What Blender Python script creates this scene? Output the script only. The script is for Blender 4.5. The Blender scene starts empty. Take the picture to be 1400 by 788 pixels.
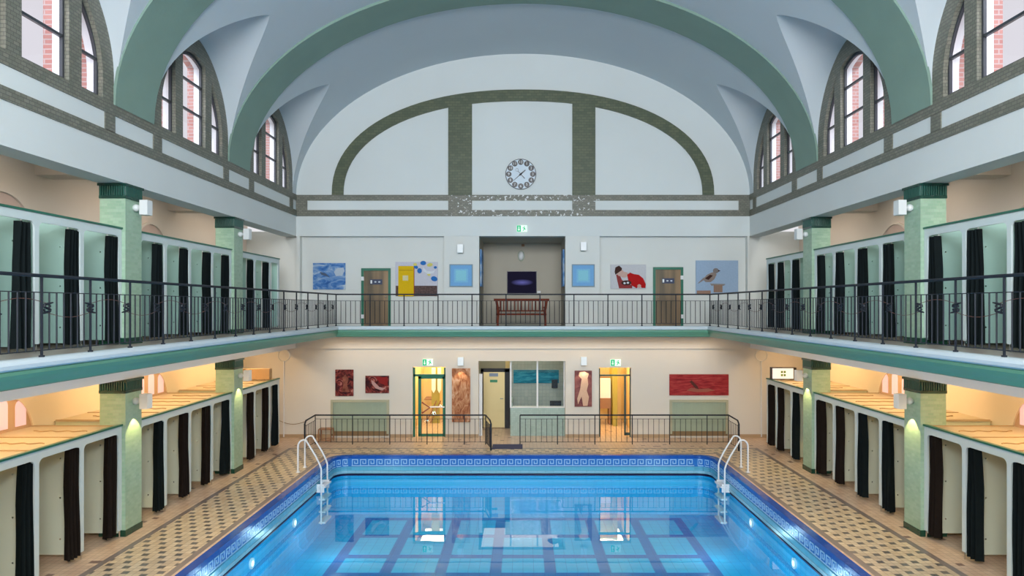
import bpy, bmesh, math, random
from mathutils import Vector, Matrix
random.seed(7)
S = bpy.context.scene
COL = S.collection
PI = math.pi

# ------------------------------------------------------------------ camera
cam_d = bpy.data.cameras.new('camera')
cam = bpy.data.objects.new('camera', cam_d); COL.objects.link(cam)
cam.location = (0, 0, 4.0); cam.rotation_euler = (PI/2, 0, 0)
FPX = 950.0
cam_d.sensor_width = 36; cam_d.lens = 36*FPX/1400
cam_d.shift_x = -15/1400; cam_d.shift_y = 25/1400
cam_d.clip_start = 0.05; cam_d.clip_end = 200
S.camera = cam

# ------------------------------------------------------------------ world, exposure
w = bpy.data.worlds.new('world'); S.world = w; w.use_nodes = True
bg = w.node_tree.nodes['Background']
bg.inputs[0].default_value = (0.95, 0.93, 0.96, 1); bg.inputs[1].default_value = 0.80
S.view_settings.view_transform = 'Standard'; S.view_settings.look = 'None'
S.view_settings.gamma = 1; S.view_settings.exposure = 0.12
try: S.view_settings.use_curve_mapping = False
except Exception: pass

# ------------------------------------------------------------------ key dimensions
XI = 6.90      # inner face of columns and clerestory wall
XC = 6.96      # cabin fronts
XO = 8.50      # outer wall
DW = 21.15     # far wall
Y0 = -2.5      # near wall
XB = 5.35      # gallery post line
YB = 19.89
ZG = 3.338     # gallery floor
PITCH = 4.54
COLS_Y = [12.06-PITCH, 12.06, 12.06+PITCH]
ALLCOL = [12.06+PITCH*k for k in (-3, -2, -1, 0, 1)]
WINC = [14.61-PITCH*3, 14.61-PITCH*2, 14.61-PITCH, 14.61, 14.61+PITCH]
K = FPX/DW
def fx(px): return (px-715)/K
def fz(py): return 4-(py-419)/K

def area(name, loc, rot, sx, sy, power, color):
    l = bpy.data.lights.new(name, 'AREA'); l.shape = 'RECTANGLE'; l.size = sx; l.size_y = sy
    l.energy = power; l.color = color
    o = bpy.data.objects.new(name, l); COL.objects.link(o); o.location = loc; o.rotation_euler = rot
    return o
# daylight: skylight falling on the clerestory windows from outside and above
for s in (-1, 1):
    for i, yc in enumerate(WINC):
        area('sky_light', (s*9.3, yc, 12.2), (0, s*math.radians(38), 0), 3.0, 3.2, 420, (0.86, 0.93, 1.0))
# added frontal fill, shining in through an invented window behind the camera
area('near_window_light', (0, Y0-0.6, 8.3), (math.radians(90-6), 0, 0), 9.5, 4.0, 3000, (0.97, 1.0, 0.98))

# ------------------------------------------------------------------ helpers
class MB:
    def __init__(s): s.v = []; s.f = []; s.mi = []
    def quad(s, a, b, c, d, m=0):
        n = len(s.v); s.v += [a, b, c, d]; s.f.append((n, n+1, n+2, n+3)); s.mi.append(m)
    def poly(s, pts, m=0):
        n = len(s.v); s.v += list(pts); s.f.append(tuple(range(n, n+len(pts)))); s.mi.append(m)
    def box(s, x0, x1, y0, y1, z0, z1, m=0):
        if x0 > x1: x0, x1 = x1, x0
        if y0 > y1: y0, y1 = y1, y0
        n = len(s.v)
        s.v += [(x0,y0,z0),(x1,y0,z0),(x1,y1,z0),(x0,y1,z0),(x0,y0,z1),(x1,y0,z1),(x1,y1,z1),(x0,y1,z1)]
        for f in ((3,2,1,0),(4,5,6,7),(0,1,5,4),(1,2,6,5),(2,3,7,6),(3,0,4,7)):
            s.f.append(tuple(n+i for i in f)); s.mi.append(m)
    def tube(s, pts, r, n=6, m=0, caps=True, closed=False):
        pts = [Vector(p) for p in pts]; N = len(pts); base = len(s.v)
        rr = r if isinstance(r, (list, tuple)) else [r]*N
        prev = None
        for i, p in enumerate(pts):
            if closed: t = pts[(i+1) % N]-pts[i-1]
            elif i == 0: t = pts[1]-p
            elif i == N-1: t = p-pts[i-1]
            else: t = (pts[i+1]-p).normalized()+(p-pts[i-1]).normalized()
            t.normalize()
            if prev is None:
                up = Vector((0,0,1)) if abs(t.z) < .9 else Vector((1,0,0))
                a = t.cross(up).normalized()
            else:
                a = prev-t*prev.dot(t)
                if a.length < 1e-6: a = t.orthogonal()
                a.normalize()
            prev = a; b = t.cross(a)
            for k in range(n):
                q = 2*PI*k/n+PI/n
                s.v.append(tuple(p+a*math.cos(q)*rr[i]+b*math.sin(q)*rr[i]))
        for i in range(N if closed else N-1):
            j = (i+1) % N
            for k in range(n):
                k2 = (k+1) % n
                s.f.append((base+i*n+k, base+i*n+k2, base+j*n+k2, base+j*n+k)); s.mi.append(m)
        if caps and not closed:
            s.f.append(tuple(base+k for k in reversed(range(n)))); s.mi.append(m)
            s.f.append(tuple(base+(N-1)*n+k for k in range(n))); s.mi.append(m)
    def sphere(s, c, r, n=10, m=0, sc=(1,1,1)):
        base = len(s.v); R = n//2
        for i in range(R+1):
            th = PI*i/R
            for k in range(n):
                ph = 2*PI*k/n
                s.v.append((c[0]+r*sc[0]*math.sin(th)*math.cos(ph), c[1]+r*sc[1]*math.sin(th)*math.sin(ph), c[2]+r*sc[2]*math.cos(th)))
        for i in range(R):
            for k in range(n):
                k2 = (k+1) % n
                s.f.append((base+i*n+k, base+(i+1)*n+k, base+(i+1)*n+k2, base+i*n+k2)); s.mi.append(m)
    def prism(s, pts2, axis, a, b, m=0):
        # pts2: outline (u,v); extruded along axis from a to b
        def P(u, v, t):
            return {'x': (t, u, v), 'y': (u, t, v), 'z': (u, v, t)}[axis]
        n = len(s.v); N = len(pts2)
        s.v += [P(u, v, a) for u, v in pts2]+[P(u, v, b) for u, v in pts2]
        s.f.append(tuple(range(n, n+N))); s.mi.append(m)
        s.f.append(tuple(reversed(range(n+N, n+2*N)))); s.mi.append(m)
        for i in range(N):
            j = (i+1) % N
            s.f.append((n+i, n+N+i, n+N+j, n+j)); s.mi.append(m)
    def mesh(s, name, mats, smooth=False, angle=0.6, merge=False):
        me = bpy.data.meshes.new(name); me.from_pydata([tuple(v) for v in s.v], [], s.f)
        if not isinstance(mats, (list, tuple)): mats = [mats]
        for m in mats: me.materials.append(m)
        me.polygons.foreach_set('material_index', s.mi)
        bm = bmesh.new(); bm.from_mesh(me)
        if merge: bmesh.ops.remove_doubles(bm, verts=bm.verts, dist=1e-5)
        bmesh.ops.recalc_face_normals(bm, faces=bm.faces)
        bm.to_mesh(me); bm.free()
        if smooth:
            me.polygons.foreach_set('use_smooth', [True]*len(me.polygons))
            try: me.set_sharp_from_angle(angle=angle)
            except Exception: pass
        me.update(); return me
    def build(s, name, mats, parent=None, **kw):
        return link(name, s.mesh(name, mats, **kw), parent)

def link(name, me, parent=None, loc=(0,0,0)):
    o = bpy.data.objects.new(name, me); COL.objects.link(o); o.location = loc
    if parent is not None: o.parent = parent
    return o
def tag(o, label, cat, group=None):
    o['label'] = label; o['category'] = cat
    if group: o['group'] = group
    return o
def thing(name, label, cat, loc=(0,0,0), group=None, rz=0):
    o = bpy.data.objects.new(name, None); COL.objects.link(o); o.location = loc; o.rotation_euler = (0,0,rz)
    o.empty_display_size = .1
    return tag(o, label, cat, group)
def struct(o, kind='structure'):
    o['kind'] = kind; return o
def bx(name, mat, parent, *a, **kw):
    m = MB(); m.box(*a); return m.build(name, mat, parent, **kw)

# ------------------------------------------------------------------ materials
def new_mat(name):
    m = bpy.data.materials.new(name); m.use_nodes = True
    nt = m.node_tree; b = nt.nodes['Principled BSDF']
    return m, nt, b
def nd(nt, t, **kw):
    n = nt.nodes.new(t)
    for k, v in kw.items(): setattr(n, k, v)
    return n
def math_n(nt, op, a, b=None, c=None):
    n = nt.nodes.new('ShaderNodeMath'); n.operation = op
    for i, x in enumerate((a, b, c)):
        if x is None: continue
        if isinstance(x, (int, float)): n.inputs[i].default_value = x
        else: nt.links.new(x, n.inputs[i])
    return n.outputs[0]
def mixc(nt, fac, a, b):
    n = nt.nodes.new('ShaderNodeMix'); n.data_type = 'RGBA'
    for i, x in ((0, fac), (6, a), (7, b)):
        if isinstance(x, (int, float)): n.inputs[i].default_value = x
        elif isinstance(x, tuple): n.inputs[i].default_value = (*x, 1) if len(x) == 3 else x
        else: nt.links.new(x, n.inputs[i])
    return n.outputs[2]
def objco(nt):
    return nt.nodes.new('ShaderNodeTexCoord').outputs['Object']
def mat(name, c, rough=.6, var=.08, scale=3.0, metal=0, bump=0.0, spec=.5, bscale=None):
    m, nt, b = new_mat(name)
    b.inputs['Roughness'].default_value = rough; b.inputs['Metallic'].default_value = metal
    b.inputs['Specular IOR Level'].default_value = spec
    co = objco(nt)
    n = nd(nt, 'ShaderNodeTexNoise'); n.inputs['Scale'].default_value = scale; n.inputs['Detail'].default_value = 4
    nt.links.new(co, n.inputs['Vector'])
    lo = tuple(max(0, x*(1-var)) for x in c); hi = tuple(min(1, x*(1+var)) for x in c)
    nt.links.new(mixc(nt, n.outputs['Fac'], lo, hi), b.inputs['Base Color'])
    if bump:
        n2 = nd(nt, 'ShaderNodeTexNoise'); n2.inputs['Scale'].default_value = bscale or scale*8; n2.inputs['Detail'].default_value = 5
        nt.links.new(co, n2.inputs['Vector'])
        bp = nd(nt, 'ShaderNodeBump'); bp.inputs['Strength'].default_value = bump; bp.inputs['Distance'].default_value = .01
        nt.links.new(n2.outputs['Fac'], bp.inputs['Height']); nt.links.new(bp.outputs[0], b.inputs['Normal'])
    return m
def brick_mat(name, c1, c2, mortar, bw, bh, ms=.006, rough=.5, bump=.5, offset=.5, floor=False, peel=False, smooth=.1):
    m, nt, b = new_mat(name); b.inputs['Roughness'].default_value = rough
    sp = nd(nt, 'ShaderNodeSeparateXYZ'); nt.links.new(objco(nt), sp.inputs[0])
    cb = nd(nt, 'ShaderNodeCombineXYZ')
    if floor:
        nt.links.new(sp.outputs[0], cb.inputs[0]); nt.links.new(sp.outputs[1], cb.inputs[1])
    else:
        nt.links.new(math_n(nt, 'ADD', sp.outputs[0], sp.outputs[1]), cb.inputs[0]); nt.links.new(sp.outputs[2], cb.inputs[1])
    t = nd(nt, 'ShaderNodeTexBrick'); t.offset = offset
    nt.links.new(cb.outputs[0], t.inputs['Vector'])
    t.inputs['Color1'].default_value = (*c1, 1); t.inputs['Color2'].default_value = (*c2, 1); t.inputs['Mortar'].default_value = (*mortar, 1)
    t.inputs['Scale'].default_value = 1; t.inputs['Mortar Size'].default_value = ms; t.inputs['Mortar Smooth'].default_value = smooth
    t.inputs['Brick Width'].default_value = bw; t.inputs['Row Height'].default_value = bh
    n = nd(nt, 'ShaderNodeTexNoise'); n.inputs['Scale'].default_value = 1.7; n.inputs['Detail'].default_value = 5
    nt.links.new(cb.outputs[0], n.inputs['Vector'])
    col = mixc(nt, math_n(nt, 'MULTIPLY', n.outputs['Fac'], .35), t.outputs['Color'], tuple(x*.55 for x in c1))
    if peel:
        n3 = nd(nt, 'ShaderNodeTexNoise'); n3.inputs['Scale'].default_value = 11; n3.inputs['Detail'].default_value = 6; n3.inputs['Distortion'].default_value = .6
        nt.links.new(cb.outputs[0], n3.inputs['Vector'])
        ax = math_n(nt, 'ABSOLUTE', sp.outputs[0])
        lim = math_n(nt, 'MULTIPLY', math_n(nt, 'SUBTRACT', 2.7, ax), .11)
        lim = math_n(nt, 'MINIMUM', lim, .11)
        zlim = math_n(nt, 'MULTIPLY', math_n(nt, 'SUBTRACT', sp.outputs[2], 7.42), 2.0)
        lim = math_n(nt, 'SUBTRACT', lim, math_n(nt, 'MAXIMUM', zlim, 0))
        mk = math_n(nt, 'GREATER_THAN', math_n(nt, 'ADD', n3.outputs['Fac'], lim), .705)
        col = mixc(nt, mk, col, (.72, .74, .74))
    nt.links.new(col, b.inputs['Base Color'])
    bp = nd(nt, 'ShaderNodeBump'); bp.inputs['Strength'].default_value = bump; bp.inputs['Distance'].default_value = .006; bp.invert = True
    nt.links.new(t.outputs['Fac'], bp.inputs['Height']); nt.links.new(bp.outputs[0], b.inputs['Normal'])
    return m
def emit(name, c, st):
    m, nt, b = new_mat(name)
    b.inputs['Base Color'].default_value = (*c, 1)
    b.inputs['Emission Color'].default_value = (*c, 1); b.inputs['Emission Strength'].default_value = st
    return m
def glass(name, tint=(.96, .98, 1), rough=0.0, ior=1.5, bump=0):
    m = bpy.data.materials.new(name); m.use_nodes = True; nt = m.node_tree
    nt.nodes.clear()
    out = nd(nt, 'ShaderNodeOutputMaterial'); mx = nd(nt, 'ShaderNodeMixShader')
    tr = nd(nt, 'ShaderNodeBsdfTransparent'); gl = nd(nt, 'ShaderNodeBsdfGlossy');
    tr.inputs[0].default_value = (*tint, 1); gl.inputs['Roughness'].default_value = rough;
    gl.inputs[0].default_value = (1, 1, 1, 1)
    f0 = ((ior-1)/(ior+1))**2
    lw = nd(nt, 'ShaderNodeLayerWeight'); lw.inputs['Blend'].default_value = .5
    fac = math_n(nt, 'ADD', math_n(nt, 'MULTIPLY', math_n(nt, 'POWER', lw.outputs['Facing'], 5.0), 1-f0), f0)
    nt.links.new(fac, mx.inputs[0]); nt.links.new(tr.outputs[0], mx.inputs[1]); nt.links.new(gl.outputs[0], mx.inputs[2])
    nt.links.new(mx.outputs[0], out.inputs[0])
    if bump:
        n = nd(nt, 'ShaderNodeTexNoise'); n.inputs['Scale'].default_value = 1.6; n.inputs['Detail'].default_value = 2
        nt.links.new(objco(nt), n.inputs['Vector'])
        bp = nd(nt, 'ShaderNodeBump'); bp.inputs['Strength'].default_value = bump; bp.inputs['Distance'].default_value = .02
        nt.links.new(n.outputs['Fac'], bp.inputs['Height']); nt.links.new(bp.outputs[0], gl.inputs['Normal']); nt.links.new(bp.outputs[0], lw.inputs['Normal'])
    return m

M = {}
M['vault'] = mat('vault_plaster', (.54, .60, .63), .8, .05, .5, bump=.15, bscale=14)
M['wall_up'] = mat('upper_plaster', (.68, .72, .71), .8, .05, .6, bump=.12, bscale=14)
M['wall_far'] = mat('far_plaster', (.70, .72, .69), .8, .04, .7, bump=.12, bscale=14)
M['peach'] = mat('peach_plaster', (.74, .64, .56), .85, .05, .7, bump=.12, bscale=14)
M['peach_low'] = mat('cream_plaster', (.80, .70, .55), .85, .05, .7, bump=.12, bscale=14)
M['wall_low'] = mat('warm_far_plaster', (.67, .64, .57), .8, .04, .7, bump=.12, bscale=14)
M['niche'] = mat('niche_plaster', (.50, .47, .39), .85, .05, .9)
M['rib'] = mat('sage_green_paint', (.21, .315, .26), .75, .10, 1.2, bump=.2, bscale=18)
M['brick'] = brick_mat('olive_glazed_brick', (.17, .175, .135), (.25, .24, .19), (.12, .12, .10), .11, .055)
M['brickp'] = brick_mat('olive_band_brick', (.17, .175, .135), (.26, .25, .20), (.12, .12, .10), .11, .055, peel=True)
M['brick_dark'] = brick_mat('dark_olive_brick', (.075, .10, .055), (.12, .14, .075), (.06, .07, .045), .16, .08)
M['redbrick'] = brick_mat('red_facade_brick', (.42, .17, .14), (.50, .23, .19), (.50, .40, .38), .24, .075, ms=.01)
M['white'] = mat('white_paint', (.80, .82, .83), .5, .03, 2)
M['lip'] = mat('pale_grey_lip_paint', (.62, .70, .74), .4, .05, 2)
M['fascia'] = mat('green_fascia_paint', (.11, .30, .20), .38, .10, 1.2)
M['tilegreen'] = brick_mat('pale_green_column_tile', (.33, .52, .36), (.44, .62, .46), (.40, .54, .42), .10, .05, ms=.004, rough=.3, bump=.25)
M['capital'] = brick_mat('dark_green_glazed_tile', (.010, .055, .042), (.02, .085, .06), (.01, .04, .03), .15, .12, ms=.003, rough=.18, bump=.3)
M['flute'] = mat('green_flute_glaze', (.025, .10, .078), .2, .1, 9)
M['plinth'] = mat('dark_green_plinth', (.012, .06, .035), .25, .1, 4)
M['cabin'] = mat('cabin_front_paint', (.62, .72, .72), .35, .04, 2)
M['panel_up'] = mat('mint_panel', (.35, .55, .50), .35, .05, 1.5)
M['panel_low'] = mat('pale_green_panel', (.70, .75, .60), .35, .05, 1.5)
M['cap'] = mat('dark_green_cap', (.012, .14, .085), .3, .1, 4)
M['roofwood'] = mat('cabin_roof_board', (.66, .58, .43), .5, .06, 3)
_nt = M['roofwood'].node_tree; _b = _nt.nodes['Principled BSDF']; _o = [n for n in _nt.nodes if n.type == 'OUTPUT_MATERIAL'][0]
_t = _nt.nodes.new('ShaderNodeBsdfTranslucent'); _t.inputs[0].default_value = (.90, .80, .58, 1); _mx = _nt.nodes.new('ShaderNodeMixShader'); _mx.inputs[0].default_value = .3
_nt.links.new(_b.outputs[0], _mx.inputs[1]); _nt.links.new(_t.outputs[0], _mx.inputs[2]); _nt.links.new(_mx.outputs[0], _o.inputs[0])
M['joint'] = mat('tan_joint', (.42, .28, .13), .6)
M['line'] = mat('dark_brown_joint', (.20, .13, .06), .6, .1, 4)
M['curtain'] = mat('dark_curtain', (.006, .010, .011), .8, .3, 8, spec=.08)
M['curtain2'] = mat('dark_brown_curtain', (.014, .010, .008), .8, .3, 8, spec=.08)
M['steel'] = mat('polished_steel', (.75, .76, .77), .22, .03, 5, metal=1)
M['whitepipe'] = mat('pale_enamel_pipe', (.74, .76, .78), .25, .03, 5)
M['iron'] = mat('dark_painted_iron', (.016, .021, .030), .5, .2, 6, spec=.25)
M['ironred'] = mat('rusty_thin_iron', (.12, .045, .035), .5, .2, 6)
M['frame'] = mat('dark_window_frame', (.045, .05, .06), .4, .1, 5)
M['glass'] = glass('window_glass', (.93, .92, .97))
M['clearglass'] = glass('clear_glass', (.93, .97, .96))
M['bench'] = mat('redbrown_wood', (.16, .030, .012), .6, .25, 9, spec=.15)
M['brown'] = mat('brown_wood', (.30, .15, .07), .5, .15, 6)
M['black'] = mat('black_plastic', (.01, .01, .012), .35, .1, 5)
M['greenframe'] = mat('green_door_frame', (.01, .15, .09), .35, .08, 4)
M['cream'] = mat('cream_yellow_paint', (.80, .66, .34), .5, .05, 2)
M['mosaic'] = brick_mat('pale_green_mosaic', (.38, .52, .46), (.46, .60, .54), (.36, .47, .43), .06, .06, ms=.004, offset=0, rough=.3, bump=.2)
M['radiator'] = mat('grey_green_cover', (.33, .40, .30), .45, .06, 3)
M['radframe'] = mat('olive_cover_frame', (.40, .40, .28), .45, .06, 3)
M['lampwhite'] = mat('white_lamp_glass', (.74, .77, .77), .3, .02, 5)
M['lampglow'] = emit('lit_lamp_glass', (.62, .70, .74), .25)
M['mat_blue'] = mat('blue_mat', (.045, .05, .11), .9, .2, 20)
M['gallfloor'] = brick_mat('gallery_floor_tile', (.40, .34, .29), (.47, .40, .34), (.28, .25, .22), .15, .15, ms=.006, offset=0, floor=True, rough=.4, bump=.2)
# pool tile colours
POOLC = dict(ms=.006, offset=0, rough=.22, bump=.25)
M['blue'] = brick_mat('cobalt_coping_tile', (.008, .07, .36), (.012, .09, .42), (.008, .06, .3), .22, .22, **POOLC)
M['bluetile'] = mat('cobalt_tile', (.010, .08, .40), .15, .12, 3)
M['turqtile'] = mat('turquoise_tile_piece', (.11, .42, .60), .18, .12, 3)
M['walltile'] = mat('azure_tile_piece', (.02, .52, .90), .2, .06, 3)
M['bluekey'] = mat('key_blue_glaze', (.025, .16, .52), .22, .15, 8)
M['keylight'] = mat('key_pale_glaze', (.32, .56, .80), .22, .08, 8)
M['turq'] = brick_mat('turquoise_tile', (.10, .40, .58), (.12, .44, .62), (.07, .30, .45), .22, .11, **POOLC)
M['turqpale'] = brick_mat('pale_turquoise_tile', (.24, .52, .66), (.27, .55, .70), (.18, .42, .55), .22, .11, **POOLC)
M['gutter'] = mat('navy_gutter', (.01, .012, .09), .3, .2, 8)
M['poolwall'] = brick_mat('azure_pool_tile', (.015, .50, .88), (.02, .54, .91), (.01, .36, .72), .225, .11, **POOLC)
M['poolwall2'] = brick_mat('azure_pool_floor_tile', (.015, .50, .88), (.02, .54, .91), (.01, .36, .72), .225, .225, floor=True, **POOLC)
M['poolfloor'] = brick_mat('deep_blue_pool_tile', (.012, .17, .52), (.016, .19, .56), (.010, .12, .42), .225, .225, floor=True, **POOLC)
M['poolpanel'] = brick_mat('azure_panel_tile', (.03, .54, .90), (.04, .58, .92), (.015, .34, .70), .225, .225, floor=True, **POOLC)
M['water'] = glass('pool_water', (.78, .975, 1.0), .0, 1.33, bump=.035)

# deck floor tiles: sand coloured squares, one dark tile in five, grey borders
def deck_mat():
    m, nt, b = new_mat('deck_tile'); b.inputs['Roughness'].default_value = .32
    T = .107
    sp = nd(nt, 'ShaderNodeSeparateXYZ'); nt.links.new(objco(nt), sp.inputs[0])
    X, Y = sp.outputs[0], sp.outputs[1]
    xs = math_n(nt, 'DIVIDE', math_n(nt, 'ADD', X, .03), T); ys = math_n(nt, 'DIVIDE', Y, T)
    i = math_n(nt, 'FLOOR', xs); j = math_n(nt, 'FLOOR', ys)
    fxr = math_n(nt, 'FRACT', xs); fyr = math_n(nt, 'FRACT', ys)
    q = math_n(nt, 'FLOORED_MODULO', math_n(nt, 'ADD', math_n(nt, 'MULTIPLY', i, 2), j), 5)
    dark = math_n(nt, 'LESS_THAN', q, .5)
    ax = math_n(nt, 'ABSOLUTE', X)
    def between(v, a, c): return math_n(nt, 'MULTIPLY', math_n(nt, 'GREATER_THAN', v, a), math_n(nt, 'LESS_THAN', v, c))
    infield = math_n(nt, 'MULTIPLY', math_n(nt, 'LESS_THAN', ax, 6.60), math_n(nt, 'LESS_THAN', Y, 19.6))
    inner = math_n(nt, 'MAXIMUM', math_n(nt, 'GREATER_THAN', ax, 5.22), math_n(nt, 'GREATER_THAN', Y, 18.82))
    field = math_n(nt, 'MULTIPLY', infield, inner)
    core_in = math_n(nt, 'MAXIMUM', math_n(nt, 'GREATER_THAN', ax, 5.33), math_n(nt, 'GREATER_THAN', Y, 18.93))
    core_out = math_n(nt, 'MULTIPLY', math_n(nt, 'LESS_THAN', ax, 6.49), math_n(nt, 'LESS_THAN', Y, 19.5))
    core = math_n(nt, 'MULTIPLY', core_in, core_out)
    border = math_n(nt, 'SUBTRACT', field, core)
    wn = nd(nt, 'ShaderNodeTexWhiteNoise'); wn.noise_dimensions = '2D'
    cb = nd(nt, 'ShaderNodeCombineXYZ'); nt.links.new(i, cb.inputs[0]); nt.links.new(j, cb.inputs[1]); nt.links.new(cb.outputs[0], wn.inputs['Vector'])
    light = mixc(nt, wn.outputs['Value'], (.58, .45, .30), (.70, .57, .40))
    plain = mixc(nt, wn.outputs['Value'], (.58, .42, .30), (.68, .52, .39))
    rare = math_n(nt, 'GREATER_THAN', wn.outputs['Value'], .985)
    plain = mixc(nt, rare, plain, (.20, .12, .10))
    col = mixc(nt, core, plain, light)
    dk = mixc(nt, wn.outputs['Value'], (.12, .115, .105), (.19, .18, .165))
    col = mixc(nt, math_n(nt, 'MULTIPLY', dark, core), col, dk)
    col = mixc(nt, border, col, (.20, .17, .165))
    gx = math_n(nt, 'GREATER_THAN', math_n(nt, 'ABSOLUTE', math_n(nt, 'SUBTRACT', fxr, .5)), .455)
    gy = math_n(nt, 'GREATER_THAN', math_n(nt, 'ABSOLUTE', math_n(nt, 'SUBTRACT', fyr, .5)), .455)
    g = math_n(nt, 'MAXIMUM', gx, gy)
    col = mixc(nt, math_n(nt, 'MULTIPLY', g, .55), col, (.24, .17, .12))
    nt.links.new(col, b.inputs['Base Color'])
    bp = nd(nt, 'ShaderNodeBump'); bp.invert = True; bp.inputs['Strength'].default_value = .25; bp.inputs['Distance'].default_value = .003
    nt.links.new(g, bp.inputs['Height']); nt.links.new(bp.outputs[0], b.inputs['Normal'])
    return m
M['deck'] = deck_mat()

# ------------------------------------------------------------------ rectangular wall with holes
def wall_holes(name, mats, x0, x1, z0, z1, y, th, holes, parent=None, axis='y'):
    xs = sorted(set([x0, x1]+[h[0] for h in holes]+[h[1] for h in holes]))
    zs = sorted(set([z0, z1]+[h[2] for h in holes]+[h[3] for h in holes]))
    xs = [x for x in xs if x0 <= x <= x1]; zs = [z for z in zs if z0 <= z <= z1]
    def solid(i, j):
        if i < 0 or j < 0 or i >= len(xs)-1 or j >= len(zs)-1: return False
        cx = (xs[i]+xs[i+1])/2; cz = (zs[j]+zs[j+1])/2
        return not any(h[0] < cx < h[1] and h[2] < cz < h[3] for h in holes)
    def P(u, t, v): return (u, t, v) if axis == 'y' else (t, u, v)
    m = MB()
    for i in range(len(xs)-1):
        for j in range(len(zs)-1):
            if not solid(i, j): continue
            a, b, c, d = xs[i], xs[i+1], zs[j], zs[j+1]
            m.quad(P(a, y, c), P(b, y, c), P(b, y, d), P(a, y, d))
            m.quad(P(a, y+th, c), P(b, y+th, c), P(b, y+th, d), P(a, y+th, d))
            if not solid(i-1, j): m.quad(P(a, y, c), P(a, y+th, c), P(a, y+th, d), P(a, y, d))
            if not solid(i+1, j): m.quad(P(b, y, c), P(b, y+th, c), P(b, y+th, d), P(b, y, d))
            if not solid(i, j-1): m.quad(P(a, y, c), P(b, y, c), P(b, y+th, c), P(a, y+th, c))
            if not solid(i, j+1): m.quad(P(a, y, d), P(b, y, d), P(b, y+th, d), P(a, y+th, d))
    return m.build(name, mats, parent, merge=True)

# ------------------------------------------------------------------ pool and deck
def rloop(inset, z, n=7):
    X = 5.15-inset; yf = 18.72-inset; yn = 1.0+inset; r = max(.5-inset, .2)
    pts = []
    for cx, cy, a0 in ((X-r, yf-r, 0), (-X+r, yf-r, PI/2), (-X+r, yn+r, PI), (X-r, yn+r, 3*PI/2)):
        for k in range(n+1):
            a = a0+PI/2*k/n
            pts.append((cx+r*math.cos(a), cy+r*math.sin(a), z))
    return pts
def loft(name, rings, mt, parent=None, floor=False):
    m = MB(); loops = [rloop(i, z) for i, z in rings]
    for a, b in zip(loops[:-1], loops[1:]):
        N = len(a)
        for k in range(N):
            k2 = (k+1) % N
            m.quad(a[k], a[k2], b[k2], b[k])
    if floor: m.poly(loops[-1])
    return m.build(name, mt, parent, merge=True, smooth=True, angle=.5)
def deck_mesh():
    bm = bmesh.new()
    o = [bm.verts.new(p) for p in ((-XO, Y0, 0), (XO, Y0, 0), (XO, DW+4.2, 0), (-XO, DW+4.2, 0))]
    h = [bm.verts.new(p) for p in rloop(0, 0)]
    es = [bm.edges.new((o[i], o[(i+1) % 4])) for i in range(4)]
    es += [bm.edges.new((h[i], h[(i+1) % len(h)])) for i in range(len(h))]
    bmesh.ops.triangle_fill(bm, use_beauty=True, use_dissolve=False, edges=es)
    for f in bm.faces:
        if f.normal.z < 0: f.normal_flip()
    me = bpy.data.meshes.new('floor'); bm.to_mesh(me); bm.free(); me.materials.append(M['deck'])
    return me
struct(link('floor', deck_mesh()))
def pf(py, h=5.54): return FPX*h/(py-419)
basin = struct(loft('pool_basin', [(.16, -.50), (.14, -.56), (.14, -.875), (.22, -.88), (.22, -1.55)], M['poolwall'], floor=False))
fl = MB(); fl.poly(rloop(.22, -1.55)); fl.build('pool_floor', M['poolwall2'], basin)
bx('dark_grid', M['poolfloor'], basin, -4.13, 4.13, 1.8, pf(708.3), -1.56, -1.545)
loft('coping', [(0, .002), (.0, .006), (.13, .006), (.15, -.015), (.15, -.07)], M['blue'], basin)
loft('key_backing', [(.15, -.07), (.15, -.285)], M['bluekey'], basin)
loft('turquoise_band', [(.15, -.285), (.165, -.29), (.165, -.39)], M['turq'], basin)
loft('pale_band', [(.165, -.39), (.18, -.395), (.18, -.46), (.16, -.47)], M['turqpale'], basin)
loft('gutter', [(.16, -.47), (.03, -.47), (.03, -.53), (.16, -.53), (.16, -.50)], M['gutter'], basin)
# raised light panels on the pool floor, 7 in a row
rows = [(pf(731), pf(712)), (pf(758.5), pf(735.6)), (pf(783), pf(763.75))]
y = pf(788.3)
while y > 2.8:
    rows.append((y-1.08, y)); y -= 1.32
pm = {}
for ri, (ya, yb) in enumerate(rows):
    m = MB(); m.box(-.457, .457, -(yb-ya)/2, (yb-ya)/2, 0, .01)
    me = m.mesh('floor_panel', M['poolpanel'])
    for c in range(7):
        link('floor_panel', me, basin, ((c-3)*1.148, (ya+yb)/2, -1.55))
# coping and band tiles as pieces
ct = MB(); ct.box(.003, .215, .0, .155, -.004, .012); ct.box(.003, .215, -.008, .01, -.068, .012); CT = ct.mesh('coping_tile', M['bluetile'])
bt = MB(); bt.box(.003, .215, -.006, .004, -.098, -.004); BT = bt.mesh('band_tile', M['turqtile'])
wt = MB(); wt.box(.004, .221, -.006, .004, -.104, -.004); WTm = wt.mesh('wall_tile', M['walltile'])
for k in range(42):
    x = -42*.218/2+k*.218
    link('coping_tile', CT, basin, (x, 18.57, 0)); link('band_tile', BT, basin, (x, 18.555, -.289))
for k in range(41):
    for q in range(3): link('wall_tile', WTm, basin, (-41*.225/2+k*.225, 18.58, -.55-q*.108))
for s in (-1, 1):
    for k in range(48):
        y = 18.2-(k+(1 if s < 0 else 0))*.218
        for me, xx, zz in ((CT, 5.0, 0), (BT, 4.985, -.289)):
            o = link(me.name.split('.')[0], me, basin, (s*xx, y, zz)); o.rotation_euler = (0, 0, -s*PI/2)
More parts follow.
